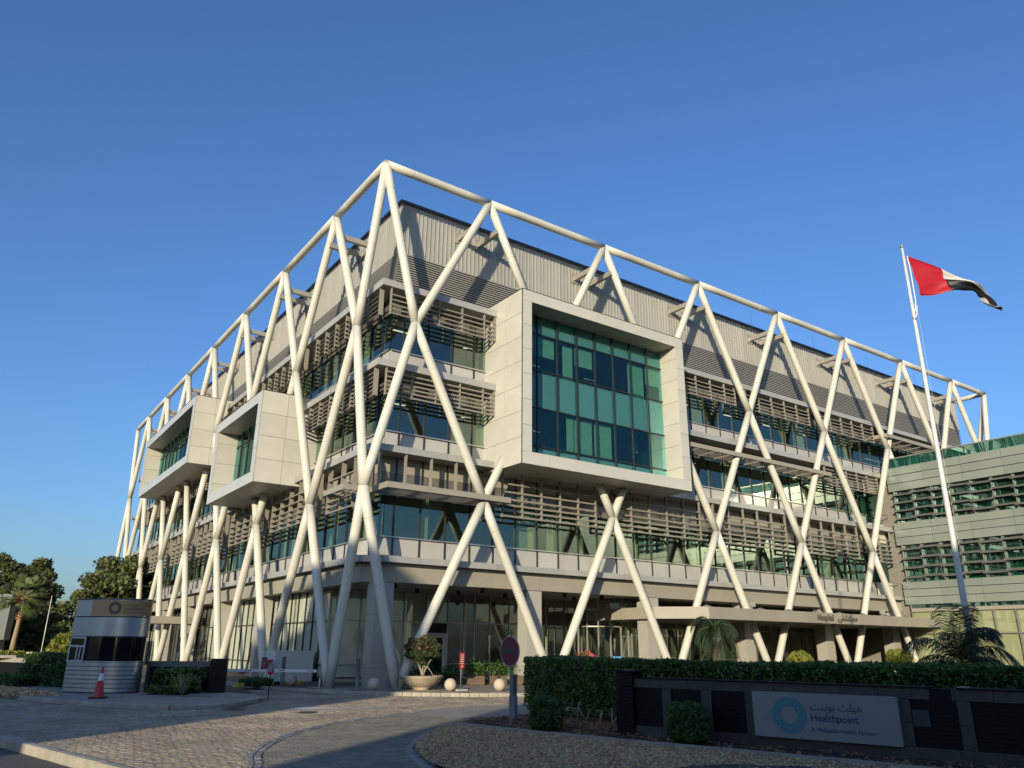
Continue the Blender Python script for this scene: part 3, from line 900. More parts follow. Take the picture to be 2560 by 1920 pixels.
pbox(1, *BOXA[:2], BOXA[2], BOXA[3], 1.57, [11.27+1.4*k for k in range(1,7)], [13.9], 3)
pbox(1, *BOXB[:2], BOXB[2], BOXB[3], 1.8, [28.2+1.4*k for k in range(1,13)], [17.9], 3)
part("interior_slab", 0, 8.0, 18.9, 0.0, 4.6, 14.2, 14.7, M_intf)

# ------------------------------------------------------------------ ground floor
# left facade: full height white-backed glazing
zt_, zm_, zl_ = 4.36, 2.80, 0.67
ed = [7.5+1.13*k for k in range(0, 48)]
for k in range(len(ed)-1):
    a_, b_ = ed[k], ed[k+1]
    for (za, zb) in ((0.05, zl_), (zl_, zm_), (zm_, zt_)):
        if k < 40: part("lobby_pane", 1, a_+.03, b_-.03, 2.0, 2.015, za+.03, zb-.03, G_lob)
    part("mullion", 1, a_-.03, a_+.03, 1.95, 2.06, -0.1, zt_, M_lmull if k == 0 else M_mull)
    part("white_blind", 1, a_+.02, b_-.02, 2.03, 2.05, 0.1, zt_, M_blind) if not (30 < a_ < 32.5 or 36 < a_ < 41) else None
part("transom", 1, 7.5, 61, 1.96, 2.05, zl_-.03, zl_+.03, M_mull); part("transom", 1, 7.5, 61, 1.96, 2.05, zm_-.03, zm_+.03, M_mull)
part("sill", 1, 7.5, 61, 1.9, 2.2, -0.12, 0.05, M_mull)
MB().box(5.5, 7.9, -.1, 5.7, 60, 4.4).build("interior_wall", M_int, H)
# recessed lobby wall under the right facade
VL = 7.5
ed = [2.0, 2.35, 3.7, 4.9, 6.26, 7.65, 9.02, 10.1, 10.81, 11.86, 13.24, 14.6, 16.0, 17.4, 18.8, 20.2, 21.6, 23.0]+[23.0+1.45*k for k in range(1, 17)]
for k in range(len(ed)-1):
    a_, b_ = ed[k], ed[k+1]
    white = b_ < 9.1
    door = abs(a_-7.65) < .01
    for (za, zb) in ((0.05, .72), (.72, 2.88), (2.88, 4.38)):
        if door and za < 2.5: continue
        part("lobby_pane", 0, a_+.03, b_-.03, VL, VL+.015, za+.03, zb-.03, G_lob)
    part("mullion", 0, a_-.03, a_+.03, VL-.05, VL+.06, -0.1, 4.4, M_lmull)
    if white: part("white_blind", 0, a_+.02, b_-.02, VL+.03, VL+.05, 2.9 if door else 0.1, 4.38, M_blind)
    elif random.random() < 0.3 and a_ < 14: part("curtain", 0, a_+.1, b_-.2, VL+.5, VL+.53, 0.1, 4.3, M_curt)
    elif a_ > 36: part("blind", 0, a_+.05, b_-.05, VL+.3, VL+.32, .3, 4.3, mat("olive_blind", (0.42,0.42,0.26), 0.9))
part("transom", 0, 2.0, 7.65, VL-.05, VL+.05, .69, .75, M_lmull); part("transom", 0, 9.02, 46, VL-.05, VL+.05, .69, .75, M_lmull)
part("transom", 0, 2.0, 46, VL-.05, VL+.05, 2.85, 2.91, M_lmull)
# framed lobby door
dr_ = empty("lobby_door", (0,0,0), 0, H)
MB().box(7.70, VL-.08, 0.0, 7.80, VL+.04, 2.32).box(8.86, VL-.08, 0, 8.98, VL+.04, 2.32).box(7.80, VL-.08, 2.22, 8.86, VL+.04, 2.32).build("door_frame", mat("door_white", (0.62,0.60,0.54), .4), dr_)
MB().box(7.82, VL-.05, 0.02, 7.94, VL, 2.2).box(8.72, VL-.05, 0.02, 8.84, VL, 2.2).box(7.94, VL-.05, 2.08, 8.72, VL, 2.2).box(7.94, VL-.05, 0.02, 8.72, VL, .25).build("door_leaf", MATS["door_white"], dr_)
MB().box(7.94, VL-.03, .25, 8.72, VL-.02, 2.08).build("door_glass", G_blk, dr_)
MB().tube([(8.62,VL-.1,.9),(8.62,VL-.1,1.4)], .015, 8).build("door_handle", M_rail, dr_)
MB().box(2.0, 12.5, 0, 50, 12.7, 4.4).build("interior_wall", M_int, H)
MB().box(2.0, 7.6, 4.395, 50, 12.5, 4.6).build("lobby_ceiling_inner", M_intf, H)
# revolving entrance drum and side doors
ev = empty("revolving_entrance", (19.2, 6.0, 0), 0, H)
for k in range(8):
    a0 = math.pi + k*math.pi/8; 
    x, y = 1.9*math.cos(a0), 1.7*math.sin(a0)
    MB().box(x-.035, y-.035, 0, x+.035, y+.035, 4.38).build("drum_post", M_lmull, ev)
    x2, y2 = 1.9*math.cos(a0+math.pi/8), 1.7*math.sin(a0+math.pi/8)
    for za, zb in ((0.05, 2.8), (2.86, 4.36)):
        MB().add([(x,y,za),(x2,y2,za),(x2,y2,zb),(x,y,zb)], [(0,1,2,3)]).build("curved_pane", G_lob, ev)
    MB().add([(x,y-.04,2.8),(x2,y2-.04,2.8),(x2,y2-.04,2.86),(x,y-.04,2.86),(x,y+.04,2.8),(x2,y2+.04,2.8),(x2,y2+.04,2.86),(x,y+.04,2.86)],
             [(0,1,2,3),(7,6,5,4),(0,4,5,1),(3,2,6,7)]).build("drum_ring", M_lmull, ev)
# big rectangular columns
for k, u in enumerate((1.38, 9.80, 18.2, 26.55, 34.95, 43.3)):
    cl = empty("column", (0,0,0), 0, H)
    v0 = 1.02 if k else 1.02
    for (za, zb) in ((-0.12, .70), (.71, 2.95), (2.96, 4.395)):
        MB().box(u, v0, za, u+.93, v0+.80, zb).build("column_casing", M_col, cl)
    MB().box(u+.02, v0+.02, .69, u+.91, v0+.78, .72).box(u+.02, v0+.02, 2.94, u+.91, v0+.78, 2.97).build("shadow_gap", M_mull, cl)
for v in (16.0, 24.5, 33, 41.5, 50): MB().box(1.05, v, -.12, 1.85, v+.6, 4.395).build("column", M_col, H)
# black cube downlights
for u, v in ((2.83,1.95),(5.42,4.57),(7.76,4.35),(7.71,1.95),(10.76,4.34),(13.25,4.4),(13.0,1.95),(15.75,2.04),(15.36,4.0)):
    MB().box(u-.08, v-.08, 4.18, u+.08, v+.08, 4.40).build("downlight", M_dark, H)

# entrance canopy with lettering
cn = empty("entrance_canopy", (0,0,0), 0, H)
cp = [(17.9,6.8),(17.9,0.2),(19.9,-2.0),(44.6,-2.0),(44.6,6.8)]
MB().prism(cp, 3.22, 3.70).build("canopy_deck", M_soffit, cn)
def fasc(a, b, z0, z1, m=M_band):
    a = Vector((*a, 0)); b = Vector((*b, 0)); t = (b-a).normalized(); n = Vector((t.y, -t.x, 0))
    L = (b-a).length; k = max(1, round(L/2.8))
    for i in range(k):
        p = a+t*(L*i/k+.005); q = a+t*(L*(i+1)/k-.005)
        MB().add([tuple(p+Vector((0,0,z0))), tuple(q+Vector((0,0,z0))), tuple(q+Vector((0,0,z1))), tuple(p+Vector((0,0,z1))),
                  tuple(p+n*.05+Vector((0,0,z0))), tuple(q+n*.05+Vector((0,0,z0))), tuple(q+n*.05+Vector((0,0,z1))), tuple(p+n*.05+Vector((0,0,z1)))],
                 [(4,5,6,7),(3,2,1,0),(0,1,5,4),(2,3,7,6),(1,2,6,5),(3,0,4,7)]).build("canopy_fascia", m, cn)
fasc((17.9,6.8),(17.9,0.2),3.17,3.80); fasc((17.9,0.2),(19.9,-2.0),3.17,3.80); fasc((19.9,-2.0),(43.0,-2.0),3.17,3.80)
M_letter = mat("letter_metal", (0.16,0.145,0.12), 0.4, metal=0.4)
text_mesh("lettering", "Hospital", 0.50, M_letter, cn, (29.55,-2.15,3.36), (R(90),0,0), 0.03)
text_mesh("lettering", AR_HOSPITAL, 0.56, M_letter, cn, (31.7,-2.15,3.38), (R(90),0,0), 0.03)
for u in (24.2, 37.9):
    fl = MB().box(u-.02, -1.5, 3.7, u+.02, -1.46, 4.0).box(u-.2, -1.62, 3.95, u+.2, -1.45, 4.22); fl.build("flood_light", mat("lamp_housing", (0.5,0.5,0.46), .3, metal=.6), cn)
for u in (20.8, 25.5, 28.2, 30.9, 33.5, 36.2, 39, 41.5):
    MB().add([(u-.5,-1.6,3.7),(u+.5,-1.6,3.7),(u+.5,-.6,3.7),(u-.5,-.6,3.7),(u,-1.1,3.98)], [(0,1,4),(1,2,4),(2,3,4),(3,0,4)]).build("roof_light", M_fin, cn)

# ================================================================== wing building on the right
WG = empty("wing_building", wuv(44.6, 0.0), YAW)
tag(WG, "lower grey green wing with banded panels and slanted window blades beside the hospital", "building")
def wp(nm, v0, v1, o0, o1, z0, z1, m, parent=WG):   # facade at x=0, running to -y; o grows inward (+x)
    return piece(nm, (o1-o0, v1-v0, z1-z0), ((o0+o1)/2, -(v0+v1)/2, (z0+z1)/2), m, parent)
MB().box(0.35, -45, -0.12, 40, 14.0, 15.2).build("wing_core", M_int, WG)
MB().box(-0.02, -45, 15.9, 40, 0.0, 15.98).box(0.1, 0.0, 15.9, 40, 0.1, 15.98).build("roof_rail", M_fin, WG)
for k in range(18):
    a_ = k*1.42+0.0; b_ = a_+1.42
    wp("parapet_pane", a_+.03, b_-.03, 0, 0.02, 15.22, 15.88, G_wing)
    wp("parapet_backing", a_+.03, b_-.03, 0.05, 0.07, 15.2, 15.88, mat("green_shade", (0.34,0.50,0.46), 0.7))
    wp("mullion", a_-.03, a_+.03, -0.02, 0.05, 15.2, 15.9, M_mull)
    for z0, z1 in ((14.60,15.17),(13.98,14.55),(13.36,13.93),(10.40,10.92),(9.83,10.36),(9.22,9.79),(5.98,6.48),(5.43,5.94),(4.86,5.39)):
        if k % 2 == 0: wp("wall_panel", a_+.008-.4, a_+2.84-.4-.008, -0.05 if True else 0, 0.06, z0, z1, M_wpan)
    for z0, z1 in ((10.95,13.3),(6.52,9.18)):
        zs_ = [z0, z0+(z1-z0)*.8, z1]
        for za, zb in zip(zs_[:-1], zs_[1:]): wp("window_pane", a_+.03, b_-.03, 0.18, 0.20, za+.02, zb-.02, G_wing)
        wp("window_post", a_-.035, a_+.035, 0.0, 0.2, z0-.02, z1+.02, M_fin)
        wp("back_board", a_+.03, b_-.03, 0.32, 0.34, z0, z0+(z1-z0)*random.choice((0.2,.5,.95)), mat("green_blind", (0.12,0.28,0.18), .8, objvar=.3)) if random.random() < .7 else None
        nb_ = 4
        for j in range(nb_):
            zc = z0+(z1-z0)*(0.13+0.26*j)+ (0.05 if k % 2 else -0.03)
            y0, y1 = -(a_-.1), -(b_+.06)
            MB().add([(-.26,y0,zc-.10),(-.26,y1,zc-.10),(.06,y1,zc+.05),(.06,y0,zc+.05),(-.27,y0,zc-.07),(-.27,y1,zc-.07),(.06,y1,zc+.09),(.06,y0,zc+.09)],
                     [(0,3,2,1),(4,5,6,7),(0,1,5,4),(1,2,6,5),(2,3,7,6),(3,0,4,7)]).build("sun_blade", M_fin, WG)
            wp("blade_bracket", a_-.02, a_+.02, -.2, 0.0, zc-.12, zc+.04, M_fin)
    wp("clerestory_pane", a_+.03, b_-.03, 0.05, 0.07, 4.60, 4.84, G_wing)
    for za, zb in ((2.83, 4.30), (.75, 2.78), (-.05, .7)):
        wp("lobby_pane", a_+.03, b_-.03, 0.02, 0.035, za+.03, zb-.02, G_lob)
    wp("olive_blind", a_+.02, b_-.02, 0.15, 0.17, 0.0, 4.3, mat("olive_blind", (0.42,0.42,0.26), .9))
    wp("mullion", a_-.045, a_+.045, -.05, .06, -.1, 4.3, M_fin)
wp("transom", 0, 25.6, -.04, .06, 2.77, 2.84, M_fin); wp("transom", 0, 25.6, -.04, .06, .70, .77, M_fin)
wp("base_beam", 0, 25.6, -.08, .3, 4.33, 4.58, M_band)
wp("base_beam", 25.6, 45, -.08, .3, -.1, 15.9, M_wpan)
for z0, z1 in ((13.32,15.2),(9.18,10.94),(4.86,6.5)): wp("reveal", 0, 25.6, .07, .10, z0, z1, M_dark)
wp("end_panel", -0.06, 0.0, -0.02, .35, 4.3, 15.2, M_wpan)
# pale link wall between the hospital and the wing
lk = H
M_link = mat("pale_link_wall", (0.60, 0.56, 0.44), .5, noise=.08, nscale=.5)
for z0, z1 in ((4.4,6.45),(9.2,10.9),(13.25,14.6)):
    for u0, u1 in ((42.6,43.55),(43.57,44.55)):
        MB().box(u0, 1.2, z0, u1, 1.3, z1).build("link_panel", M_link, H)
for z0, z1 in ((6.5,9.15),(10.95,13.2)):
    for u0, u1 in ((42.6,43.55),(43.6,44.55)):
        MB().box(u0, 1.35, z0, u1, 1.37, z1).build("link_pane", G_wing, H)
        MB().box(u0, 1.7, z0, u1, 1.75, z1).build("link_backing", mat("link_shade", (.10,.22,.17), .7), H)
for z in (15.85, 11.55, 6.45):
    MB().box(42.4, 0.7, z-.03, 44.6, 0.74, z+.02).build("hand_rail", M_rail, H)

# ================================================================== flag and pole
FP = (14.24, 25.0)
pole = MB().tube([(0,0,-.15),(0,0,4),(0,0,10),(0,0,15.55)], [.098,.092,.070,.045], 20)
pr_ = empty("flagpole", (*FP, 0)); tag(pr_, "tall white tapering flagpole standing behind the hedge", "flagpole")
pole.build("pole", mat("pole_white", (0.576, 0.569, 0.533), .3, noise=.04), pr_)
q = MB(); ball(q, (0,0,15.62), .07, 12, 8); q.build("pole_cap", M_fin, pr_)
MB().tube([(.10,-.06,15.2),(.13,-.06,14.6),(.12,-.06,13.4),(.05,-.10,13.1),(-.10,-.12,12.75),(-.03,-.12,12.68),(0.05,-.12,12.85),(.12,-.08,13.2)], .018, 8).build("halyard", mat("rope_white", (.7,.7,.66), .8), pr_)
MB().tube([(.13,-.07,13.3),(.11,-.07,6),(.12,-.07,.9)], .003, 5).build("halyard", mat("rope_white", (.7,.7,.66), .8), pr_)
# flag: photograph shows the red hoist band, the white stripe, the black stripe, and the fly end curling down
fl = empty("flag", (FP[0]+.12, FP[1]-.07, 0)); tag(fl, "red white and black flag blowing to the right from the pole top", "flag")
# top edge and bottom edge in x,z measured from the hoist
topE = [(0.0,15.18),(0.55,15.02),(1.13,14.72),(1.7,14.38),(2.1,14.1),(2.45,13.86),(2.75,13.6),(2.93,13.35),(3.0,13.15),(2.93,13.05)]
botE = [(0.22,13.62),(0.75,13.64),(1.27,13.75),(1.75,13.82),(2.15,13.85),(2.35,13.70),(2.50,13.40),(2.70,13.14),(2.88,13.12),(2.90,12.98)]
NX, NY = 54, 22
def lerpE(E, t):
    x = t*(len(E)-1); i = min(int(x), len(E)-2); f = x-i
    p0 = E[max(i-1,0)]; p1 = E[i]; p2 = E[i+1]; p3 = E[min(i+2,len(E)-1)]
    return tuple(0.5*((2*p1[k])+(-p0[k]+p2[k])*f+(2*p0[k]-5*p1[k]+4*p2[k]-p3[k])*f*f+(-p0[k]+3*p1[k]-3*p2[k]+p3[k])*f**3) for k in (0,1))
def flagpt(a, b):
    T = lerpE(topE, a); B = lerpE(botE, a)
    x = T[0]*(1-b)+B[0]*b; z = T[1]*(1-b)+B[1]*b
    amp = .14*min(1, a*2.2)
    y = amp*math.sin(a*9.5+b*2.6)+.05*math.sin(a*23+b*6)*min(1,a*3+.25) + .035*math.sin(b*15+a*12)
    return (x, y, z)
M_red = mat("flag_red", (0.384, 0.005, 0.011), .5, transl=.15, bump=.15, bscale=6)
M_wh = mat("flag_white", (0.600, 0.600, 0.585), .6, transl=.3); M_bk = mat("flag_black", (.012,.012,.013), .45, transl=.1); M_gr = mat("flag_green", (.02,.16,.05), .6, transl=.3)
def flagpart(nm, m, a0, a1, fb0, fb1, n=40, k=10):
    mb = MB(); 
    for i in range(n+1):
        a_ = a0+(a1-a0)*i/n
        for j in range(k+1):
            b_ = fb0(a_)+(fb1(a_)-fb0(a_))*j/k
            mb.v.append(flagpt(a_, b_))
    for i in range(n):
        for j in range(k):
            mb.f.append((i*(k+1)+j, i*(k+1)+j+1, (i+1)*(k+1)+j+1, (i+1)*(k+1)+j)); mb.sm.append(True)
    o = mb.build(nm, m, fl)
    md = o.modifiers.new("thick", 'SOLIDIFY'); md.thickness = .006
red_end = 0.225
wb = lambda a: max(0.03, 0.42-0.9*max(0, a-.22)) if a < .62 else 0.03
flagpart("red_band", M_red, 0, red_end, lambda a: 0, lambda a: 1)
flagpart("white_stripe", M_wh, red_end, .66, lambda a: 0, lambda a: max(0.004, .42*(1-((a-.225)/.435)**1.3)))
flagpart("black_stripe", M_bk, red_end, 1.0, lambda a: max(0.004, .42*(1-((min(a,.66)-.225)/.435)**1.3)), lambda a: 1.0 if a < .58 else max(.42, 1-.9*(a-.58)/.12) if a < .9 else 0.42+ (a-.9)*5.8)
flagpart("white_stripe", M_wh, .60, .86, lambda a: max(.42, 1-.9*(a-.58)/.12) if a < .9 else 1, lambda a: 1.0)
flagpart("green_stripe", M_gr, .86, .895, lambda a: .42, lambda a: 1.0, 6)

# ================================================================== garden wall with the sign
A = np.array([2.72, 18.01]); E_ = np.array([0.77493586, -0.63203988]); N_ = np.array([0.63203988, 0.77493586])
wang = math.atan2(E_[1], E_[0])
GW = empty("garden_wall", (A[0], A[1], 0), wang)
tag(GW, "dark grey stone garden wall with black recessed panels in front of the hedge", "wall")
M_gran = mat("dark_granite", (.044,.042,.034), .55, noise=.35, nscale=6, bump=.25, bscale=40, objvar=.12)
M_blk = mat("black_tile", (.0045,.0045,.005), .5, spec=.18, noise=.2)
MB().box(0.0, .06, -.35, 12, .34, 0.985).build("wall_core", M_blk, GW)
MB().box(-.02, -.03, .985, 5.86, .36, 1.01).build("coping", M_blk, GW)
MB().box(6.30, -.03, .985, 12, .36, 1.01).build("coping", M_blk, GW)
# black ledger-stone pier at the left end: thin courses
pierm = MB()
for k in range(18):
    z = -.2+k*.073
    MB().box(-.42-random.uniform(0,.012), -.06-random.uniform(0,.012), z, -.005+random.uniform(0,.006), .38, z+.066).build("ledger_stone", M_blk, GW)
MB().box(-.46, -.1, 1.115, .10, .42, 1.15).build("pier_cap", M_blk, GW)
recess = [(0.02,.67),(.88,1.57),(1.8,2.51),(5.53,6.26),(6.47,7.5),(7.75,8.6),(8.85,9.7),(9.95,10.8),(11,11.8)]
# granite facing tiles around the recesses
def tile(x0, x1, z0, z1):
    piece("granite_tile", (x1-x0-.006, .06, z1-z0-.006), ((x0+x1)/2, .03, (z0+z1)/2), M_gran, GW)
x = 0.0
while x < 12:
    e2 = min(x+.62, 12)
    if not (5.8 < (x+e2)/2 < 6.3): tile(x, e2, .80, .985)
    elif x < 5.86: tile(x, 5.86, .80, .985)
    tile(x, e2, -.33, .04); x = e2
edges = [0.0]
for a_, b_ in recess: edges += [a_, b_]
edges.append(12)
for k in range(0, len(edges)-1, 2):
    x0, x1 = edges[k], edges[k+1]
    if x1-x0 < .05: continue
    n = max(1, round((x1-x0)/.62)); w = (x1-x0)/n
    for i in range(n):
        for (za, zb) in ((.04,.42),(.42,.80)): tile(x0+i*w, x0+(i+1)*w, za, zb)
for a_, b_ in recess:
    for r_ in range(11):
        z = .045+r_*.069
        piece("recess_tile", (b_-a_-.004, .02, .064), ((a_+b_)/2, .052+random.uniform(-.003,.003), z+.032), M_blk, GW)
piece("recess_tile", (.27,.02,.26), (5.67,.03,.50), mat("loose_tile", (.03,.032,.032), .5), GW)
# sign board
SB = empty("sign_board", (0,0,0), 0, GW)
M_signw = mat("sign_white", (.22,.225,.215), .35, noise=.03)
MB().box(2.705, -.10, .03, 5.352, -.012, .83).build("board", M_signw, SB)
MB().box(2.72, -.012, .05, 5.34, 0.0, .81).build("board_back", M_blk, SB)
M_blue = mat("sign_blue", (.012,.045,.12), .4); M_teal = mat("logo_teal", (.02,.12,.17), .4); M_tealL = mat("logo_pale_teal", (.12,.33,.38), .4)
def ring(parent, cx, cz, ro, ri, y, mA, mB, n=12):
    """ring of hatch strokes: sectors of parallel strokes, alternating directions, over a deep ring"""
    mb = MB(); w = ro*.0125; sp = ro*.062
    for s_ in range(n):
        a0 = 2*math.pi*s_/n+.1; am = a0+math.pi/n
        dr = am+(0.5 if s_ % 2 == 0 else -0.5)
        dx, dz = math.cos(dr), math.sin(dr); nx, nz = -dz, dx
        k = -40
        while k < 40:
            run = []
            for i in range(141):
                t = -1.4*ro+2.8*ro*i/140
                px, pz = dx*t+nx*k*sp, dz*t+nz*k*sp
                r_ = math.hypot(px, pz); a_ = (math.atan2(pz, px)-a0) % (2*math.pi)
                if ri < r_ < ro and a_ < 2*math.pi/n: run.append((px, pz))
            if len(run) > 3:
                p0, p1 = run[0], run[-1]
                mb.add([(cx+p0[0]-nx*w,y,cz+p0[1]-nz*w),(cx+p1[0]-nx*w,y,cz+p1[1]-nz*w),(cx+p1[0]+nx*w,y,cz+p1[1]+nz*w),(cx+p0[0]+nx*w,y,cz+p0[1]+nz*w)], [(0,1,2,3)])
            k += 1
    bb = MB(); N = 48
    for k in range(N):
        a0, a1 = 2*math.pi*k/N, 2*math.pi*(k+1)/N
        bb.add([(cx+ri*math.cos(a0),y+.002,cz+ri*math.sin(a0)),(cx+ro*math.cos(a0),y+.002,cz+ro*math.sin(a0)),(cx+ro*math.cos(a1),y+.002,cz+ro*math.sin(a1)),(cx+ri*math.cos(a1),y+.002,cz+ri*math.sin(a1))], [(0,1,2,3)])
    bb.build("logo_ring", mA, parent)
    mb.build("logo_strokes", mB, parent)
ring(SB, 3.405, .43, .325, .155, -.106, mat("logo_deep", (.035,.11,.15), .4), M_tealL)
text_mesh("lettering", AR_HEALTHPOINT, .185, M_blue, SB, (3.81,-.104,.545), (R(90),0,0), .002, bold=.0015)
text_mesh("lettering", "Healthpoint", .178, M_blue, SB, (3.80,-.104,.355), (R(90),0,0), .002, bold=.003)
text_mesh("lettering", "A Mubadala Health Partner", .104, M_blue, SB, (3.80,-.104,.175), (R(90),0,0), .002)
MB().box(6.3, .0, 1.012, 6.5, .2, 1.03).build("wall_light", M_fin, GW)

# ================================================================== planting beds
bed = MB()
GR = [tuple(p) for p in EDGE][::-1]
gpoly = GR[:] + [(0.9,12.0),(9.5,10.2),(8.2,11.8),(6.4,13.5),(4.5,15.1),(1.87,17.3),(-0.2,19.25),(-1.15,20.1)]
# gravel bed and soil bed as sheets
def sheet(name, poly, z, m, step=.25, amp=0.0, kind='structure', seed=3):
    xs = [p[0] for p in poly]; ys = [p[1] for p in poly]
    X = np.arange(min(xs), max(xs)+step, step); Y = np.arange(min(ys), max(ys)+step, step)
    gx, gy = np.meshgrid(X, Y); r = np.random.default_rng(seed)
    hz = np.zeros_like(gx)
    for f in (0.7, 1.9, 4.3, 8.1):
        a = r.uniform(0, 6.28, 4)
        hz += np.sin(gx*f*1.3+a[0]+np.sin(gy*f+a[1]))*np.cos(gy*f*1.1+a[2])/(f**.6)
    hz = hz*amp + z
    ins = inside(poly, (gx+step/2).ravel(), (gy+step/2).ravel()).reshape(gx.shape)
    idx = np.arange(gx.size).reshape(gx.shape)
    F = []
    for i in range(gx.shape[0]-1):
        for j in range(gx.shape[1]-1):
            if ins[i,j]: F.append((idx[i,j], idx[i,j+1], idx[i+1,j+1], idx[i+1,j]))
    mb = MB(); mb.v = list(map(tuple, np.stack([gx.ravel(), gy.ravel(), hz.ravel()], 1))); mb.f = F; mb.sm = [True]*len(F)
    o = mb.build(name, m); tag(o, kind=kind); return o
gz = ZR+.07
grav_zone = [(x_, y_) for x_, y_ in [tuple(p) for p in EDGE] if y_ < 22.6] + [(-1.2,20.25),(1.87,17.33),(4.5,15.16),(6.28,13.64),(8.0,12.0),(10,10.3),(0.9,11.5)]
soil_zone = [(-1.0,21.6),(0.2,22.9),(2.2,24.4),(5,26),(14,19),(16,11),(12,8.5),(9.9,10.3),(6.28,13.64),(4.5,15.16),(1.87,17.33),(-1.2,20.25)]
sheet("gravel_bed", grav_zone, gz, M_gravelbed, .12, .004)
sheet("soil_bed", soil_zone, ZP-.05, M_soil, .09, .016)
MB().prism([tuple(p) for p in EDGE]+[(16,24),(16,10),(10,9)], -.42, ZR+.0).build("bed_base", M_soil); tag(bpy.data.objects["bed_base"], kind='structure')
# loose stones
def scatter_stones(name, zone, n, s0, s1, z, m, flat=.6, near_bias=True):
    xs = [p[0] for p in zone]; ys = [p[1] for p in zone]
    x = rng.uniform(min(xs), max(xs), n*3); y = rng.uniform(min(ys), max(ys), n*3)
    k = inside(zone, x, y); x = x[k][:n]; y = y[k][:n]; n = len(x)
    # octahedron-like pebble with 8 faces written as quads in pairs -> use 4-gon faces on a squashed cube
    base = np.array([(-1,-1,-1),(1,-1,-1),(1,1,-1),(-1,1,-1),(-.7,-.7,1),(.7,-.7,1),(.7,.7,1),(-.7,.7,1)], float)
    V = base[None]*(1+.35*rng.normal(size=(n,8,3)))
    s = rng.uniform(s0, s1, n)*rng.choice([.6,.8,1,1,1.5], n)
    V = V*s[:,None,None]*np.array([1,1,flat])
    a = rng.uniform(0, 6.28, n); ca, sa = np.cos(a), np.sin(a)
    X = V[:,:,0]*ca[:,None]-V[:,:,1]*sa[:,None]; Y = V[:,:,0]*sa[:,None]+V[:,:,1]*ca[:,None]
    V[:,:,0] = X+x[:,None]; V[:,:,1] = Y+y[:,None]; V[:,:,2] += z+s[:,None]*.25
    F = [(4,5,6,7),(0,1,5,4),(1,2,6,5),(2,3,7,6),(3,0,4,7)]
    Q = np.concatenate([V[:, list(f)] for f in F])
    t = rng.uniform(.45, 1.5, n); w = 1+.10*rng.normal(size=n)
    col = np.stack([t*w, t, t/w], 1).clip(.1, 2.2)
    o = quads(name, Q, m, None, np.concatenate([col]*5)); tag(o, kind='stuff'); return o
scatter_stones("gravel", grav_zone, 34000, .006, .017, gz, M_stone)
M_clod = mat("soil_clod", (.22,.115,.055), .95, attr="tone")
scatter_stones("soil_clods", soil_zone, 14000, .010, .030, ZP-.045, M_clod, .9)
isg = [(-24,33.2),(-17.2,28.8),(-15.6,28.9),(-17.2,31.2),(-24,37)]
scatter_stones("island_gravel", isg, 2500, .02, .05, ZP-.005, M_stone)
# thin concrete edging between gravel and soil
eg = empty("garden_edging"); tag(eg, kind='structure')
stones_along("edging_strip", smooth_line([(-1.25,20.2),(1.87,17.33),(4.5,15.16),(6.28,13.64),(9.9,10.4)], .5), -.02, .02, -.4, ZP-.0, M_conc, eg, .95, .006, .005)
# dry leaves and grit lying on the drive
k_ = 700; lx = rng.uniform(-11, 0, k_); ly = rng.uniform(13, 32, k_)
m_ = inside(Z1, lx, ly) | inside(Z2, lx, ly); lx, ly = lx[m_], ly[m_]
LP_ = np.stack([lx, ly, np.full(len(lx), ZR+.012)], 1)
LQ = []
for p in LP_:
    a = random.uniform(0, 6.28); r_ = random.uniform(.008, .028); c_, s__ = math.cos(a)*r_, math.sin(a)*r_
    LQ.append([p+np.array([-c_*1.6,-s__*1.6,0]), p+np.array([s__,-c_,.006]), p+np.array([c_*1.6,s__*1.6,.003]), p+np.array([-s__,c_,.009])])
o = quads("leaf_litter", np.array(LQ), mat("dry_leaf", (.22,.14,.06), .9, attr="tone"), None, tones(len(LQ), .4, 1.5, .1)); tag(o, kind='stuff')
# irrigation hoses
M_hose = mat("black_hose", (.012,.012,.012), .5)
hz = [([(-.9,20.9),(0.3,20.3),(1.6,19.2),(2.9,17.6),(4.2,16.6),(5.6,15.3),(7.4,13.9),(9.0,12.6)], "long black irrigation hose lying closest to the garden wall"),
      ([(-1.0,20.6),(0.2,19.6),(1.6,18.5),(2.7,17.3),(4.4,15.9),(5.8,14.9),(7.6,13.3),(9.2,12.0)], "black irrigation hose snaking along the middle of the soil strip"),
      ([(-.6,21.4),(0.6,21.2),(1.5,20.0),(1.9,18.9),(2.6,18.3),(3.3,17.1)], "short black hose looping past the clipped shrub beside the sign post"),
      ([(-.9,20.2),(1.2,18.4),(2.4,17.3),(3.8,16.2),(5.2,15.1),(6.7,13.8),(8.4,12.4)], "black irrigation hose running beside the concrete edging of the gravel")]
for pts, lb in hz:
    L = smooth_line(pts, .15)
    P3 = [(p[0]+.03*math.sin(i*.35), p[1]+.03*math.cos(i*.29), ZP-.02+.012*math.sin(i*.5)) for i, p in enumerate(L)]
    o = MB().tube(P3, .011, 6).build("irrigation_hose", M_hose); tag(o, lb, "hose", "irrigation hoses on the soil")

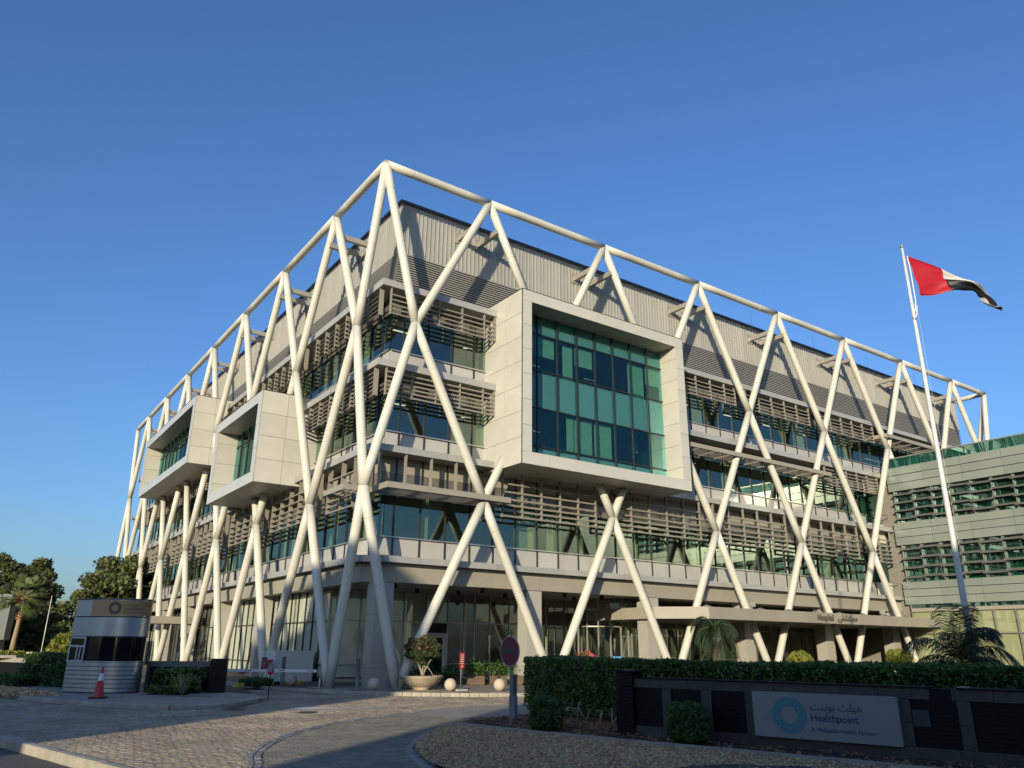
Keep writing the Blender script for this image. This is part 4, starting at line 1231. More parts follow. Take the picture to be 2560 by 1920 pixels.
# ------------------------------------------------------------------ foliage
M_hedge = mat("hedge_leaf", (.062,.120,.020), .45, attr="tone", transl=.25)
M_bush = mat("bright_leaf", (.055,.115,.022), .5, attr="tone", transl=.3)
M_tree = mat("tree_leaf", (.090,.108,.036), .6, attr="tone", transl=.25)
M_yel = mat("golden_leaf", (.20,.22,.035), .6, attr="tone", transl=.3)
M_palm = mat("palm_leaf", (.020,.036,.012), .5, attr="tone", transl=.2)
M_fan = mat("fan_palm_leaf", (.13,.17,.05), .5, attr="tone", transl=.25)
M_bark = mat("tree_bark", (.11,.085,.06), .9, noise=.35, nscale=6, bump=.6, bscale=12)
M_twig = mat("pale_twig", (.32,.28,.22), .85, noise=.2)
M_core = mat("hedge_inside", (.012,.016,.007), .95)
M_pink = mat("pink_flower", (.65,.10,.14), .6, attr="tone", transl=.3)
def hedge(name, front, thick, z0, z1, label, cat="hedge", dens=420, size=.075, m=M_hedge, wob=.07, back_extra=True, side=1, group=None, stems=False):
    if name == "tall_hedge": dens, size = 1000, .048
    L = smooth_line(front, .3); Bk = offset_line(L, side*thick)
    root = empty(name, (0,0,0)); tag(root, label, cat, group)
    # dark twiggy inside
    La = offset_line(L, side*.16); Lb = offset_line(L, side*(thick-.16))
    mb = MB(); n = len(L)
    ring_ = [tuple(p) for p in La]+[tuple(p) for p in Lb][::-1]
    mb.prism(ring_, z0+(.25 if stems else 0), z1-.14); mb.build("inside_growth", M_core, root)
    P = []
    acc = sum(np.linalg.norm(L[i+1]-L[i]) for i in range(n-1))
    def sample(k, fo, fz):
        i = rng.integers(0, n-1, k); t = rng.uniform(0,1,k)
        La_ = np.array(L); Bb = np.array(Bk)
        a = La_[i]*(1-t)[:,None]+La_[i+1]*t[:,None]; b = Bb[i]*(1-t)[:,None]+Bb[i+1]*t[:,None]
        w = fo(k); pos = a*(1-w)[:,None]+b*w[:,None]
        return np.concatenate([pos, fz(k)[:,None]], 1)
    h = z1-z0
    lump = lambda p: wob*(np.sin(p[:,0]*2.3+p[:,1]*1.7)+np.sin(p[:,0]*5.1-p[:,1]*3.3)*.6)
    k1 = int(acc*h*dens)
    f_ = sample(k1, lambda k: rng.exponential(.055/thick, k).clip(0,.35)-.02, lambda k: z0+h*rng.uniform(0,1,k)**.85); 
    nrm = (np.array(Bk[0])-np.array(L[0])); nrm = nrm/np.linalg.norm(nrm)
    f_[:,:2] += lump(f_)[:,None]*nrm[None,:]
    P.append(f_)
    k2 = int(acc*thick*dens); t_ = sample(k2, lambda k: rng.uniform(0,1,k), lambda k: z1-rng.exponential(.04,k).clip(0,.3)); t_[:,2] += lump(t_)*.45+rng.normal(0,.012,k2); P.append(t_)
    # ends
    for e_ in (0, -1):
        k3 = int(thick*h*dens); w = rng.uniform(0,1,k3)
        pe = np.array(L[e_])[None]*(1-w)[:,None]+np.array(Bk[e_])[None]*w[:,None]
        tdir = (L[0]-L[1]) if e_ == 0 else (L[-1]-L[-2]); tdir = tdir/np.linalg.norm(tdir)
        pe = pe-tdir[None]*rng.exponential(.05,k3).clip(0,.3)[:,None]
        zz = z0+h*rng.uniform(0,1,k3); pe = pe+(wob*np.sin(zz*7+w*5))[:,None]*tdir[None]
        P.append(np.concatenate([pe, zz[:,None]], 1))
    if back_extra:
        k4 = int(acc*h*dens*.35); P.append(sample(k4, lambda k: 1-rng.exponential(.05/thick,k).clip(0,.3), lambda k: z0+h*rng.uniform(.3,1,k)))
    # loose shoots on top
    k5 = int(acc*9); s5 = sample(k5, lambda k: rng.uniform(0,1,k), lambda k: z1+rng.uniform(.0,.07,k)); P.append(s5)
    P = np.concatenate(P)
    if stems: P = P[(P[:,2] > z0+.10+.12*np.sin(P[:,0]*3)) | (rng.uniform(size=len(P)) < .3)]
    o = quads("foliage", leaves(P, size), m, root, tones(len(P), .5, 1.55, .12)); tag(o, kind=None)
    return root
hedge("tall_hedge", [(0.45,24.9),(1.3,22.7),(2.45,20.6),(3.45,18.55),(5.5,16.9),(9.0,14.05),(13,10.8)], 1.25, -.15, 1.33,
      "tall clipped dark green hedge behind the dark wall with the sign", stems=True, wob=.05)
# bare stems showing at the foot of the hedge
hs = [o_ for o_ in bpy.data.objects if o_.name == "tall_hedge"][0]
sm = MB()
for (x_, y_) in ((1.2,22.6),(1.35,22.3),(1.75,21.6),(1.9,21.2),(2.2,20.7),(2.45,20.2),(0.8,23.6),(1.55,21.9)):
    for q_ in range(2):
        dx, dy = random.uniform(-.3,.3), random.uniform(-.1,.15)
        MB().tube([(x_+.06,y_+.06,-.15),(x_+.06+dx*.4,y_+.06+dy*.4,.0),(x_+.1+dx*.9,y_+.1+dy,.16),(x_+.18+dx,y_+.18+dy*1.3,.34)], [.02,.016,.011,.006], 6).build("stem", M_twig, hs)
def ball_bush(name, c, r, h, label, cat="shrub", m=M_bush, n=7000, size=.036, group=None, z0=ZP, stemh=0.0, flowers=None, cube=.35):
    root = empty(name, (c[0], c[1], z0)); tag(root, label, cat, group)
    dv = rng.normal(size=(n,3)); dv /= np.linalg.norm(dv,axis=1)[:,None]
    # rounded-box radius
    p_ = 2+cube*6
    rad = 1/((np.abs(dv)**p_).sum(1)**(1/p_))
    rad *= 1-rng.exponential(.06,n).clip(0,.5)
    rad *= 1+.06*np.sin(dv[:,0]*9+dv[:,2]*7)+.04*np.sin(dv[:,1]*15)
    P = dv*rad[:,None]*np.array([r,r,h/2]); P[:,2] += stemh+h/2
    quads("foliage", leaves(P, size, aspect=2.2), m, root, tones(n, .5, 1.5, .12))
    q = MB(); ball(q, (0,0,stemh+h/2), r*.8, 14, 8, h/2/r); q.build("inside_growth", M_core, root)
    if flowers:
        k = flowers; i = rng.choice(n, k); Pf = P[i]+dv[i]*.03
        Pf = Pf[Pf[:,2] > stemh+h*.45]
        Q = np.concatenate([leaves(Pf+rng.normal(0,.02,Pf.shape), .07, aspect=1.1) for _ in range(2)])
        quads("blossom", Q, M_pink, root, tones(len(Q), .6, 1.4, .1))
    return root
ball_bush("clipped_shrub", (0.83,18.75), .36, .66, "small round clipped shrub beside the hedge base left of the black pier", group="clipped shrubs in front of the wall")
ball_bush("clipped_shrub", (3.52,16.45), .36, .70, "small round clipped shrub in front of the wall left of the white sign board", group="clipped shrubs in front of the wall")
# topiary balls by the entrance
t1 = ball_bush("topiary_shrub", (14.62,41.0), .62, 1.1, "golden green ball topiary under the Hospital lettering near the column", m=M_yel, n=4500, size=.06, stemh=.55, cube=.0, group="topiary balls at the entrance")
MB().tube([(0,0,0),(0,0,.7)], .04, 8).build("trunk", M_bark, t1)
t2 = ball_bush("topiary_shrub", (20.05,42.0), .58, .72, "flat topped green topiary beside the yellow notice board", m=M_yel, n=4000, size=.06, stemh=1.05, cube=.1, group="topiary balls at the entrance")
MB().tube([(0,0,0),(.03,0,.6),(0,0,1.2)], .04, 8).build("trunk", M_bark, t2)
ball_bush("flowering_shrub", (3.2,34.2), .62, 1.1, "low shrub with pink blossom behind the hedge by the entrance tubes", m=M_bush, n=3500, size=.06, flowers=500, stemh=.45, cube=0)
s_ = [o_ for o_ in bpy.data.objects if o_.name == "flowering_shrub"][0]
MB().tube([(0,0,0),(0.02,0,.8)], .05, 8).build("trunk", M_bark, s_)

# palms
def frond(mb_q, base, az, el, L, droop, leafl, nleaf, up=Vector((0,0,1)), col=None, w=.012):
    p = Vector(base); d = Vector((math.cos(az)*math.cos(el), math.sin(az)*math.cos(el), math.sin(el)))
    pts = [p.copy()]; ns = 14
    for i in range(ns):
        d = (d+Vector((0,0,-droop/ns*(1+i/ns)))).normalized(); p = p+d*(L/ns); pts.append(p.copy())
    for i in range(nleaf):
        t = .12+.88*i/nleaf; x = t*ns; k = min(int(x), ns-1); q = pts[k].lerp(pts[k+1], x-k); tg = (pts[k+1]-pts[k]).normalized()
        side = tg.cross(Vector((0,0,1))); 
        if side.length < .1: side = Vector((1,0,0))
        side.normalize()
        ll = leafl*math.sin(math.pi*min(1,(t*.85+.12)))**.6
        for s in (-1, 1):
            dirn = (side*s*.8+tg*.65+Vector((0,0,-.25+random.uniform(-.25,.15)))).normalized()
            m1 = q+dirn*ll*.5; e1 = q+dirn*ll+Vector((0,0,-ll*.38))
            wd = tg*w
            mb_q.append([q-wd*.6, q+wd*.6, m1+wd, m1-wd]); mb_q.append([m1-wd, m1+wd, e1+wd*.15, e1-wd*.15])
    return pts
def palm(name, c, z0, crown, nfr, L, label, trunk_r=.14, droop=1.5, leafl=.4, nleaf=34, m=M_palm, elr=(0.1,1.4)):
    root = empty(name, (c[0], c[1], z0)); tag(root, label, "palm")
    Q = []; rm = MB()
    for k in range(nfr):
        az = 2*math.pi*k/nfr*2.4+random.uniform(-.3,.3); el = random.uniform(*elr)
        pts = frond(Q, (0,0,crown), az, el, L*random.uniform(.75,1.1), droop*random.uniform(.8,1.25), leafl, nleaf)
        rm.tube(pts, [.018*(1-i/len(pts)*.8) for i in range(len(pts))], 5)
    V = np.array([[tuple(v) for v in q] for q in Q])
    quads("fronds", V, m, root, tones(len(V), .5, 1.5, .12))
    rm.build("frond_stems", m if False else M_twig if False else mat("frond_stem", (.10,.13,.04), .6), root)
    tb = MB(); n = 12
    tb.tube([(0,0,crown*i/n) for i in range(n+1)], [trunk_r*(1.15 if i % 2 else 1)*(1.2-.3*i/n) for i in range(n+1)], 12)
    tb.build("trunk", M_bark, root)
    return root
palm("feather_palm", (8.4,33.0), ZP, 2.35, 24, 1.55, "small drooping feather palm in front of the entrance canopy left of the lettering", .13, 2.4, .55, 52, elr=(.1,1.45))
palm("feather_palm", (13.25,24.0), ZP, 1.25, 27, 2.35, "large drooping feather palm at the foot of the flagpole", .16, 2.2, .72, 64, elr=(.2,1.5))
def fan_palm(c, z0, zc, label):
    root = empty("fan_palm", (c[0], c[1], z0)); tag(root, label, "palm")
    Q = []; rm = MB()
    for k in range(62):
        az = random.uniform(0, 6.28); el = random.uniform(-.7, 1.35); L = random.uniform(.7, 1.05)
        d = Vector((math.cos(az)*math.cos(el), math.sin(az)*math.cos(el), math.sin(el)))
        b = Vector((0,0,zc)); h = b+d*L
        rm.tube([b, h], .014, 4)
        s = d.cross(Vector((0,0,1))).normalized() if abs(d.z) < .98 else Vector((1,0,0)); u = s.cross(d)
        for j in range(17):
            a = -1.25+2.5*j/16; dd = (d*math.cos(a)+s*math.sin(a)).normalized(); ll = .72*(1-.25*abs(a))
            m1 = h+dd*ll*.6; e = h+dd*ll+Vector((0,0,-.16*ll-random.uniform(0,.12)))
            wv = (dd.cross(u)).normalized()*.028
            Q.append([h-wv*.4, h+wv*.4, m1+wv, m1-wv]); Q.append([m1-wv, m1+wv, e+wv*.1, e-wv*.1])
    V = np.array([[tuple(v) for v in q] for q in Q])
    quads("fronds", V, M_fan, root, tones(len(V), .55, 1.4, .12)); rm.build("frond_stems", mat("frond_stem2", (.22,.2,.08), .6), root)
    tb = MB(); tb.tube([(0,0,0),(.0,0,.8),(.05,0,1.8),(.02,0,zc)], [.17,.14,.12,.13], 14); tb.build("trunk", mat("smooth_palm_bark", (.30,.21,.13), .85, noise=.25, nscale=8, bump=.4, bscale=10), root)
    # old leaf bases wrap the upper trunk
    bb = MB()
    for k in range(90):
        z = zc-1.35+1.35*k/90; a = k*2.4; r_ = .13+.09*(k/90)
        p0 = Vector((r_*.7*math.cos(a), r_*.7*math.sin(a), z)); p1 = p0+Vector((math.cos(a)*.16, math.sin(a)*.16, .10))
        t_ = Vector((-math.sin(a), math.cos(a), 0))*.035
        bb.add([p0-t_, p0+t_, p1+t_*.6, p1-t_*.6, p0-t_+Vector((0,0,.04)), p0+t_+Vector((0,0,.04))], [(0,1,2,3),(4,3,2,5),(0,3,4),(1,5,2)])
    bb.build("leaf_bases", mat("leaf_base", (.30,.13,.06), .85, noise=.3), root)
    return root
fan_palm((-29.3,48.0), 0.9, 3.3, "fan palm with shaggy orange brown trunk at the far left")

# broadleaf trees behind
def tree(name, c, h, spread, label, n=9000, size=.34, trunk_r=.3, clumps=26, m=M_tree, crown0=.3, z0=-.3, seedv=0, group="trees beyond the hospital garden"):
    r = np.random.default_rng(100+seedv)
    n = int(n*2.3); size *= .62; clumps = int(clumps*1.7); h *= 1.05
    root = empty(name, (c[0], c[1], z0)); tag(root, label, "tree", group)
    cz0 = h*crown0
    cl = []
    while len(cl) < clumps:
        p = r.uniform(-1,1,3)
        if (p**2).sum() > 1: continue
        z = cz0+(p[2]*.5+.5)*(h-cz0)*.92
        w = spread*(1-.35*abs(p[2])**2)
        cl.append((p[0]*w, p[1]*w, z, r.uniform(.10,.24)*spread+.12))
    P = []; T = []
    for (x_, y_, z_, rr) in cl:
        k = int(n/clumps*r.uniform(.7,1.3))
        dv = r.normal(size=(k,3)); dv /= np.linalg.norm(dv,axis=1)[:,None]
        rad = rr*(r.uniform(.35,1.12,k)**.8)
        p = dv*rad[:,None]*np.array([1.15,1.15,.8])+np.array([x_,y_,z_])
        P.append(p); T.append(np.full(k, r.uniform(.7,1.3)))
    P = np.concatenate(P); T = np.concatenate(T)
    c_ = tones(len(P), .6, 1.35, .10)*T[:,None]
    quads("crown", leaves(P, size, aspect=1.5), m, root, c_)
    tb = MB(); top = h*.62
    tb.tube([(0,0,0),(.1*trunk_r,0,h*.2),(0,.2*trunk_r,h*.4),(0,0,top)], [trunk_r*1.25,trunk_r,trunk_r*.75,trunk_r*.35], 9)
    for (x_, y_, z_, rr) in cl[:14]:
        z1_ = h*r.uniform(.22,.5)
        tb.tube([(0,0,z1_),(x_*.45,y_*.45,(z1_+z_)/2-.1*h*0),(x_*.95,y_*.95,z_)], [trunk_r*.42,trunk_r*.25,trunk_r*.08], 6)
    tb.build("trunk", M_bark, root)
    return root
tree("broadleaf_tree", (-54.5,80), 12.0, 4.6, "big bushy tree at the far left edge behind the fan palm", 11000, .40, .35, 34, seedv=1)
tree("broadleaf_tree", (-47.2,78), 9.9, 2.7, "narrower tree with a lumpy crown right of the fan palm", 6000, .36, .28, 20, seedv=2, crown0=.45)
tree("broadleaf_tree", (-43.0,80), 7.4, 3.6, "low dark tree in the gap where the sky dips left of the booth", 8000, .38, .28, 24, seedv=3, crown0=.15)
tree("broadleaf_tree", (-37.0,76), 9.7, 4.3, "large olive green tree rising behind the booth", 12000, .36, .35, 34, seedv=4, crown0=.2)
tree("broadleaf_tree", (-31.6,80), 8.6, 3.6, "tree crown half hidden behind the leftmost tubes", 8000, .38, .3, 24, seedv=5, crown0=.2)
tree("broadleaf_tree", (-47.5,68), 5.2, 3.4, "low spreading dark tree behind the garden hedge left of the booth", 8000, .32, .22, 22, seedv=6, crown0=.08)
tree("broadleaf_tree", (-39.5,66), 4.8, 3.2, "low dark tree just left of the booth roof", 8000, .30, .22, 22, seedv=7, crown0=.08)
tree("broadleaf_tree", (-62,100), 10.5, 6.0, "distant wide tree beyond the fan palm at the left edge", 8000, .5, .35, 26, seedv=8, crown0=.1)
tree("broadleaf_tree", (-50,105), 8.0, 6.0, "distant tree mass seen through the gap between crowns", 8000, .5, .35, 26, seedv=9, crown0=.05)
tree("broadleaf_tree", (-40,100), 8.0, 6.0, "distant dark tree behind the booth", 8000, .5, .35, 26, seedv=10, crown0=.05)
ball_bush("yellow_green_bush", (-23.9,44.0), .85, 2.2, "sunlit yellow green bush just left of the booth", m=M_yel, n=4500, size=.14, cube=.05)

# far left furnishings -------------------------------------------------------
hedge("square_hedge", [(-21.2,35.6),(-19.2,34.6),(-16.9,33.2)], 2.0, ZP, 1.18, "square bright green hedge block left of the booth", m=M_bush, dens=260, size=.07)
hedge("low_hedge", [(-30,41),(-24.5,37.0),(-20.6,34.4)], .9, ZP, .30, "low dark hedge running along the far left pavement", dens=220, size=.08)
hedge("low_hedge", [(-13.2,30.0),(-12.3,29.7),(-11.65,29.85)], 1.0, ZP, .16, "low clipped hedge on the island right of the booth", dens=380, size=.06)
hedge("shrub_row", [(-13.4,31.0),(-12.6,30.9),(-11.7,30.9)], .75, ZP, .72, "loose leafy shrubs against the low wall right of the booth", cat="shrubs", dens=260, size=.09, wob=.12)
hedge("low_hedge", [(-12.0,36.6),(-11.3,36.6),(-10.6,36.9)], 1.6, ZP, .16, "small rounded green hedge behind the black pier", m=M_bush, dens=300, size=.07)
tg_ = empty("twiggy_shrub", (-11.75,29.7,ZP)); tag(tg_, "sparse twiggy pale shrub beside the black pier on the island", "shrub")
mb = MB(); Pq = []
for k in range(26):
    a = random.uniform(0,6.28); r_ = random.uniform(.15,.42); h_ = random.uniform(.35,.8)
    mb.tube([(0,0,0),(r_*.5*math.cos(a),r_*.5*math.sin(a),h_*.55),(r_*math.cos(a),r_*math.sin(a),h_)], [.012,.008,.004], 5)
    for j in range(14): Pq.append((r_*math.cos(a)+random.gauss(0,.05), r_*math.sin(a)+random.gauss(0,.05), h_*random.uniform(.6,1.05)))
mb.build("stems", M_twig, tg_); quads("foliage", leaves(np.array(Pq), .045), M_yel, tg_, tones(len(Pq)))
# wall behind booth with dark inset panels, black pier
LW = empty("low_wall", (-14.15,32.0,0), math.atan2(.2, 2.9)); tag(LW, "low grey wall with dark inset panels right of the booth", "wall")
MB().box(0, .05, -.2, 2.9, .3, .92).build("wall_core", M_blk, LW)
MB().box(0, 0, .78, 2.9, .32, .98).build("wall_beam", mat("grey_render", (.13,.13,.12), .8, noise=.2), LW)
for k in range(6): MB().box(.0+k*.52, 0, -.15, .12+k*.52, .06, .78).build("wall_post", MATS["grey_render"], LW)
LP = empty("black_pier", (-11.25,31.75,0), .1); tag(LP, "square black stone pier at the end of the low island wall", "pier")
for k in range(17):
    z = -.14+k*.073
    MB().box(-.28-random.uniform(0,.01), -.25-random.uniform(0,.01), z, .28, .25, z+.067).build("ledger_stone", M_blk, LP)
# long pale wall with slots at far left
FWl = empty("slotted_wall", (-25.9,45.2,-.2), math.atan2(5, -8.2)); tag(FWl, "long grey garden wall with dark slots at the far left", "wall")
M_gw = mat("grey_wall", (.26,.24,.20), .85, noise=.2, nscale=2)
MB().box(0, -.1, .78, 22, .25, 1.02).build("wall_beam", M_gw, FWl)
for k in range(30): MB().box(k*.72, -.1, 0, k*.72+.11, .14, .78).build("wall_post", M_gw, FWl)
MB().box(0, .15, 0, 22, .2, .78).build("wall_back", M_blk, FWl)
MB().box(-30.2,46.2,.8,-27.9,48.6,.95).build("planter_edge", M_gw).location = (0,0,0)
pe = bpy.data.objects["planter_edge"]; tag(pe, "low raised concrete planter around the fan palm trunk", "planter")
hedge("planter_plants", [(-30.0,46.4),(-28,46.4)], 1.8, .9, 1.1, "ground plants filling the raised planter under the fan palm", cat="plants", dens=150, size=.1, m=M_yel)
# far glass building at the left edge
FB = empty("far_building", (-37.9,60,0), .0); FB.scale = (.652,.652,.652); tag(FB, "pale glass building at the left edge behind the fan palm", "building")
MB().box(-14, 0, 2.8, .8, 1.0, 7.8).build("glass_block", mat("hazy_glass_wall", (.07,.09,.085), .3, metal=.2, noise=.15), FB)
for k in range(9): MB().box(-14, -.06, 3.1+k*.55, .82, 0, 3.16+k*.55).build("facade_band", mat("facade_grey", (.13,.13,.12), .6), FB)
for k in range(12): MB().box(.7-k*1.2, -.1, 2.8, .78-k*1.2, -.06, 7.8).build("facade_fin", mat("facade_grey", (.13,.13,.12), .6), FB)
MB().box(-14, -1.2, -.3, 1.6, 1, 1.7).build("base_block", M_gw, FB)
MB().box(-14, -.3, 1.7, .3, 1, 2.75).build("upper_base", M_gw, FB)
fp2 = empty("distant_flagpole", (-34.46,60,0)); tag(fp2, "thin white pole standing among the trees left of the booth", "pole")
MB().tube([(0,0,-.3),(0,0,5.0)], [.04,.025], 8).build("pole", MATS["pole_white"], fp2)
br = empty("barrier_rail", (-25.7,44.6,0)); tag(br, "grey metal rail on a slanted leg beside the green hedge block", "rail")
MB().box(-.7, -.03, 1.06, .8, .03, 1.13).build("rail", M_fin, br); MB().tube([(-.45,0,1.08),(-.6,0,-.2)], .03, 6).build("leg", M_fin, br)

# ================================================================== booth
BT = empty("security_booth", (-15.3,31.6,-.12)); tag(BT, "silver curved security booth with a brown sign band on top", "booth")
def boothfoot(off=0.0):
    pts = [(-1.48,-.55),(-.72,-.88)]
    ctl = [np.array(p) for p in ((-1.1,-.715),(-.72,-.88),(-.12,-1.10),(.48,-1.10),(1.00,-.90),(1.30,-.50),(1.20,-.02),(1.0,.45))]
    for i in range(1, 6):
        for k in range(8):
            t = k/8
            if i == 1 and k == 0: continue
            p = 0.5*((2*ctl[i])+(-ctl[i-1]+ctl[i+1])*t+(2*ctl[i-1]-5*ctl[i]+4*ctl[i+1]-ctl[i+2])*t*t+(-ctl[i-1]+3*ctl[i]-3*ctl[i+1]+ctl[i+2])*t**3)
            pts.append((float(p[0]), float(p[1])))
    pts += [(1.20,-.02),(.50,1.35),(-1.35,1.35)]
    if off:
        c = Vector((0,.5)); q = []
        for x_, y_ in pts:
            v = Vector((x_,y_))-c; v = v*(1+off/max(.3,v.length)); q.append((c.x+v.x, c.y+v.y))
        return q
    return pts
M_bsil = mat("brushed_silver", (.36,.38,.39), .36, metal=.75, noise=.06, nscale=2)
bf = boothfoot()
MB().prism(boothfoot(-.06), -.02, 3.3).build("inner_wall", M_blk, BT)
for k in range(7):
    z = .03+k*.150
    o = MB().prism(boothfoot(.0 if True else 0), z, z+.128).build("slat", M_bsil, BT)
MB().prism(boothfoot(.02), 1.07, 1.11).build("sill_band", M_bsil, BT)
MB().prism(boothfoot(.02), 2.00, 2.68).build("upper_panel", M_bsil, BT)
MB().prism(boothfoot(.0), 2.72, 3.32).build("sign_band_back", M_bsil, BT)
MB().prism(boothfoot(.035), 3.33, 3.37).build("roof_edge", M_cap, BT)
MB().prism(boothfoot(.03), 1.955, 1.99).build("reveal_band", M_mull, BT)
# dark curved windows
wm = MB(); c = boothfoot(-.02)
for i in range(1, 42):
    a_, b_ = c[i], c[i+1]
    if a_ != b_: wm.add([(a_[0],a_[1],1.11),(b_[0],b_[1],1.11),(b_[0],b_[1],1.96),(a_[0],a_[1],1.96)], [(0,1,2,3)])
wm.build("curved_window", G_blk, BT)
# sign wrap, brown
M_brn = mat("brown_sign", (.40,.23,.10), .45, noise=.06)
sgm = MB(); cs_ = boothfoot(.012)
for i in range(1, 41):
    a_, b_ = cs_[i], cs_[i+1]
    sgm.add([(a_[0],a_[1],2.74),(b_[0],b_[1],2.74),(b_[0],b_[1],3.30),(a_[0],a_[1],3.30)], [(0,1,2,3)])
sgm.build("sign_band", M_brn, BT)
# logo and lettering wrapped along the curve
M_slet = mat("sign_dark_letter", (.10,.07,.05), .6)
def wrap(o, s_start):
    """bend a flat mesh (x along, z up, y out) onto the booth front curve"""
    cs2 = boothfoot(.018); P = [Vector((p[0],p[1])) for p in cs2[1:42]]
    acc = [0]
    for i in range(1, len(P)): acc.append(acc[-1]+(P[i]-P[i-1]).length)
    for v in o.data.vertices:
        s = s_start+v.co.x; i = 0
        while i < len(P)-2 and acc[i+1] < s: i += 1
        t = (P[i+1]-P[i]).normalized(); q = P[i]+t*(s-acc[i]); n = Vector((t.y,-t.x))
        v.co = Vector((q.x+n.x*(.004-v.co.y), q.y+n.y*(.004-v.co.y), v.co.z))
lg = MB(); N = 40
for k in range(N):
    a0, a1 = 2*math.pi*k/N, 2*math.pi*(k+1)/N
    lg.add([(.12*math.cos(a0),0,3.02+.12*math.sin(a0)),(.235*math.cos(a0),0,3.02+.235*math.sin(a0)),(.235*math.cos(a1),0,3.02+.235*math.sin(a1)),(.12*math.cos(a1),0,3.02+.12*math.sin(a1))], [(0,1,2,3)])
o = lg.build("logo_ring", M_slet, BT); wrap(o, 1.05)
def flat_text(body, size, z):
    o = text_mesh("lettering", body, size, M_slet, BT, (0,0,0), (0,0,0), 0.0)
    for v in o.data.vertices: x, y = v.co.x, v.co.y; v.co = Vector((x, 0, z+y))
    return o
o = flat_text(AR_HEALTHPOINT, .20, 3.10); wrap(o, 1.38)
o = flat_text("Healthpoint", .165, 2.95); wrap(o, 1.38)
o = flat_text("A Mubadala Health Partner", .09, 2.83); wrap(o, 1.38)
# flat side window with white frame (left part)
dvec = Vector((-.72+1.48, -.88+.55)).normalized(); nvec = Vector((dvec.y, -dvec.x))
def on_side(x0, x1, z0, z1, d, nm, m, parent=BT):
    b = Vector((-1.48,-.55)); p0 = b+dvec*x0; p1 = b+dvec*x1
    mb = MB().add([(*(p0),z0),(*(p1),z0),(*(p1),z1),(*(p0),z1),(*(p0+nvec*d),z0),(*(p1+nvec*d),z0),(*(p1+nvec*d),z1),(*(p0+nvec*d),z1)],
                  [(4,5,6,7),(3,2,1,0),(0,1,5,4),(1,2,6,5),(2,3,7,6),(3,0,4,7)])
    return mb.build(nm, m, parent)
M_wf = mat("window_frame_grey", (.42,.43,.42), .4)
wf = on_side(.02,.86,1.07,1.97,.03,"side_window", G_blk)
for (x0,x1,z0,z1) in ((.02,.08,1.07,1.97),(.80,.86,1.07,1.97),(.08,.80,1.07,1.13),(.08,.80,1.91,1.97),(.08,.80,1.60,1.67),(.44,.50,1.13,1.60),(.61,.66,1.13,1.60)):
    on_side(x0,x1,z0,z1,.05,"frame_bar", M_wf, wf)
MB().box(-1.53,-.60,1.80,-1.45,-.54,1.98).build("wall_lamp", M_blk, BT)

# traffic cone
CN = empty("traffic_cone", (-13.75,27.75,ZP)); tag(CN, "red traffic cone with a white sleeve on the pavement by the booth", "traffic cone")
M_cr = mat("cone_red", (.50,.035,.03), .5, noise=.1); M_cw = mat("cone_white", (.62,.62,.6), .5)
MB().box(-.22,-.22,.0,.22,.22,.05).build("base", mat("cone_base", (.05,.035,.03), .8), CN)
for nm, z0_, z1_, m_ in (("cone_body",.05,.55,M_cr),("white_sleeve",.55,.78,M_cw),("cone_tip",.78,.97,M_cr)):
    f_ = lambda z: .17-.135*(z-.05)/.92
    MB().lathe([(f_(z0_),z0_),(f_(z1_),z1_),(.001,z1_)], 20).build(nm, m_, CN)

# ================================================================== plaza furniture
M_sph = mat("stone_sphere", (0.496, 0.424, 0.320), .8, noise=.12, nscale=5, bump=.2, bscale=40)
labs = ["stone sphere bollard furthest left, in front of the pale utility block", "stone sphere bollard in front of the lattice foot nearest the corner column",
        "stone sphere bollard just left of the big planter bowl", "sunlit stone sphere bollard between the planter bowl and the red notice", "sunlit stone sphere bollard rightmost, nearest the round red sign"]
sm_ = MB(); ball(sm_, (0,0,.24), .25, 28, 16); sph = sm_.mesh("sphere_bollard", M_sph)
for i, (u, v) in enumerate(((-.8,4.5),(.06,2.25),(.93,-.36),(3.5,-2.23),(5.35,-3.13))):
    o = bpy.data.objects.new("sphere_bollard", sph); COL.objects.link(o); o.location = wuv(u, v, ZP); tag(o, labs[i], "bollard", "stone sphere bollards along the kerb")
# light bollards
M_bol = mat("bollard_grey", (.17,.18,.19), .5, metal=.4, noise=.08)
def light_bollard(loc, h, label, r=.095):
    b = empty("light_bollard", loc); tag(b, label, "bollard", "grey light bollards")
    MB().lathe([(r,0),(r,h*.52),(.001,h*.52)], 18).build("shaft", M_bol, b)
    MB().lathe([(r*.86,h*.52),(r*.86,h*.97)], 16).build("lamp_core", mat("lamp_core", (.12,.12,.12), .4), b)
    mb = MB()
    for k in range(12): z = h*.60+k*h*.031; mb.lathe([(r*.6,z),(r,z-.004),(r,z+.006),(r*.6,z+.01)], 18)
    mb.build("louvre_rings", M_bol, b)
    MB().lathe([(.001,h*.965),(r*1.02,h*.965),(r*1.02,h),(.001,h+.005)], 18).build("cap", M_bol, b)
light_bollard(wuv(.85,1.1,ZP), 1.22, "grey louvred light bollard between two spheres near the corner column")
light_bollard(wuv(-.82,5.65,ZP), 1.22, "grey louvred light bollard in front of the white utility block")
light_bollard((.10,21.3,ZP), 1.05, "grey louvred light bollard directly behind the round red sign post", .11)
pst = MB().tube([(0,0,0),(0,0,.42)], .03, 8).build("short_post", mat("post_white", (.6,.6,.58), .5)); pst.location = wuv(-.51,1.9,ZP); tag(pst, "short thin white marker post at the kerb left of the corner", "post")
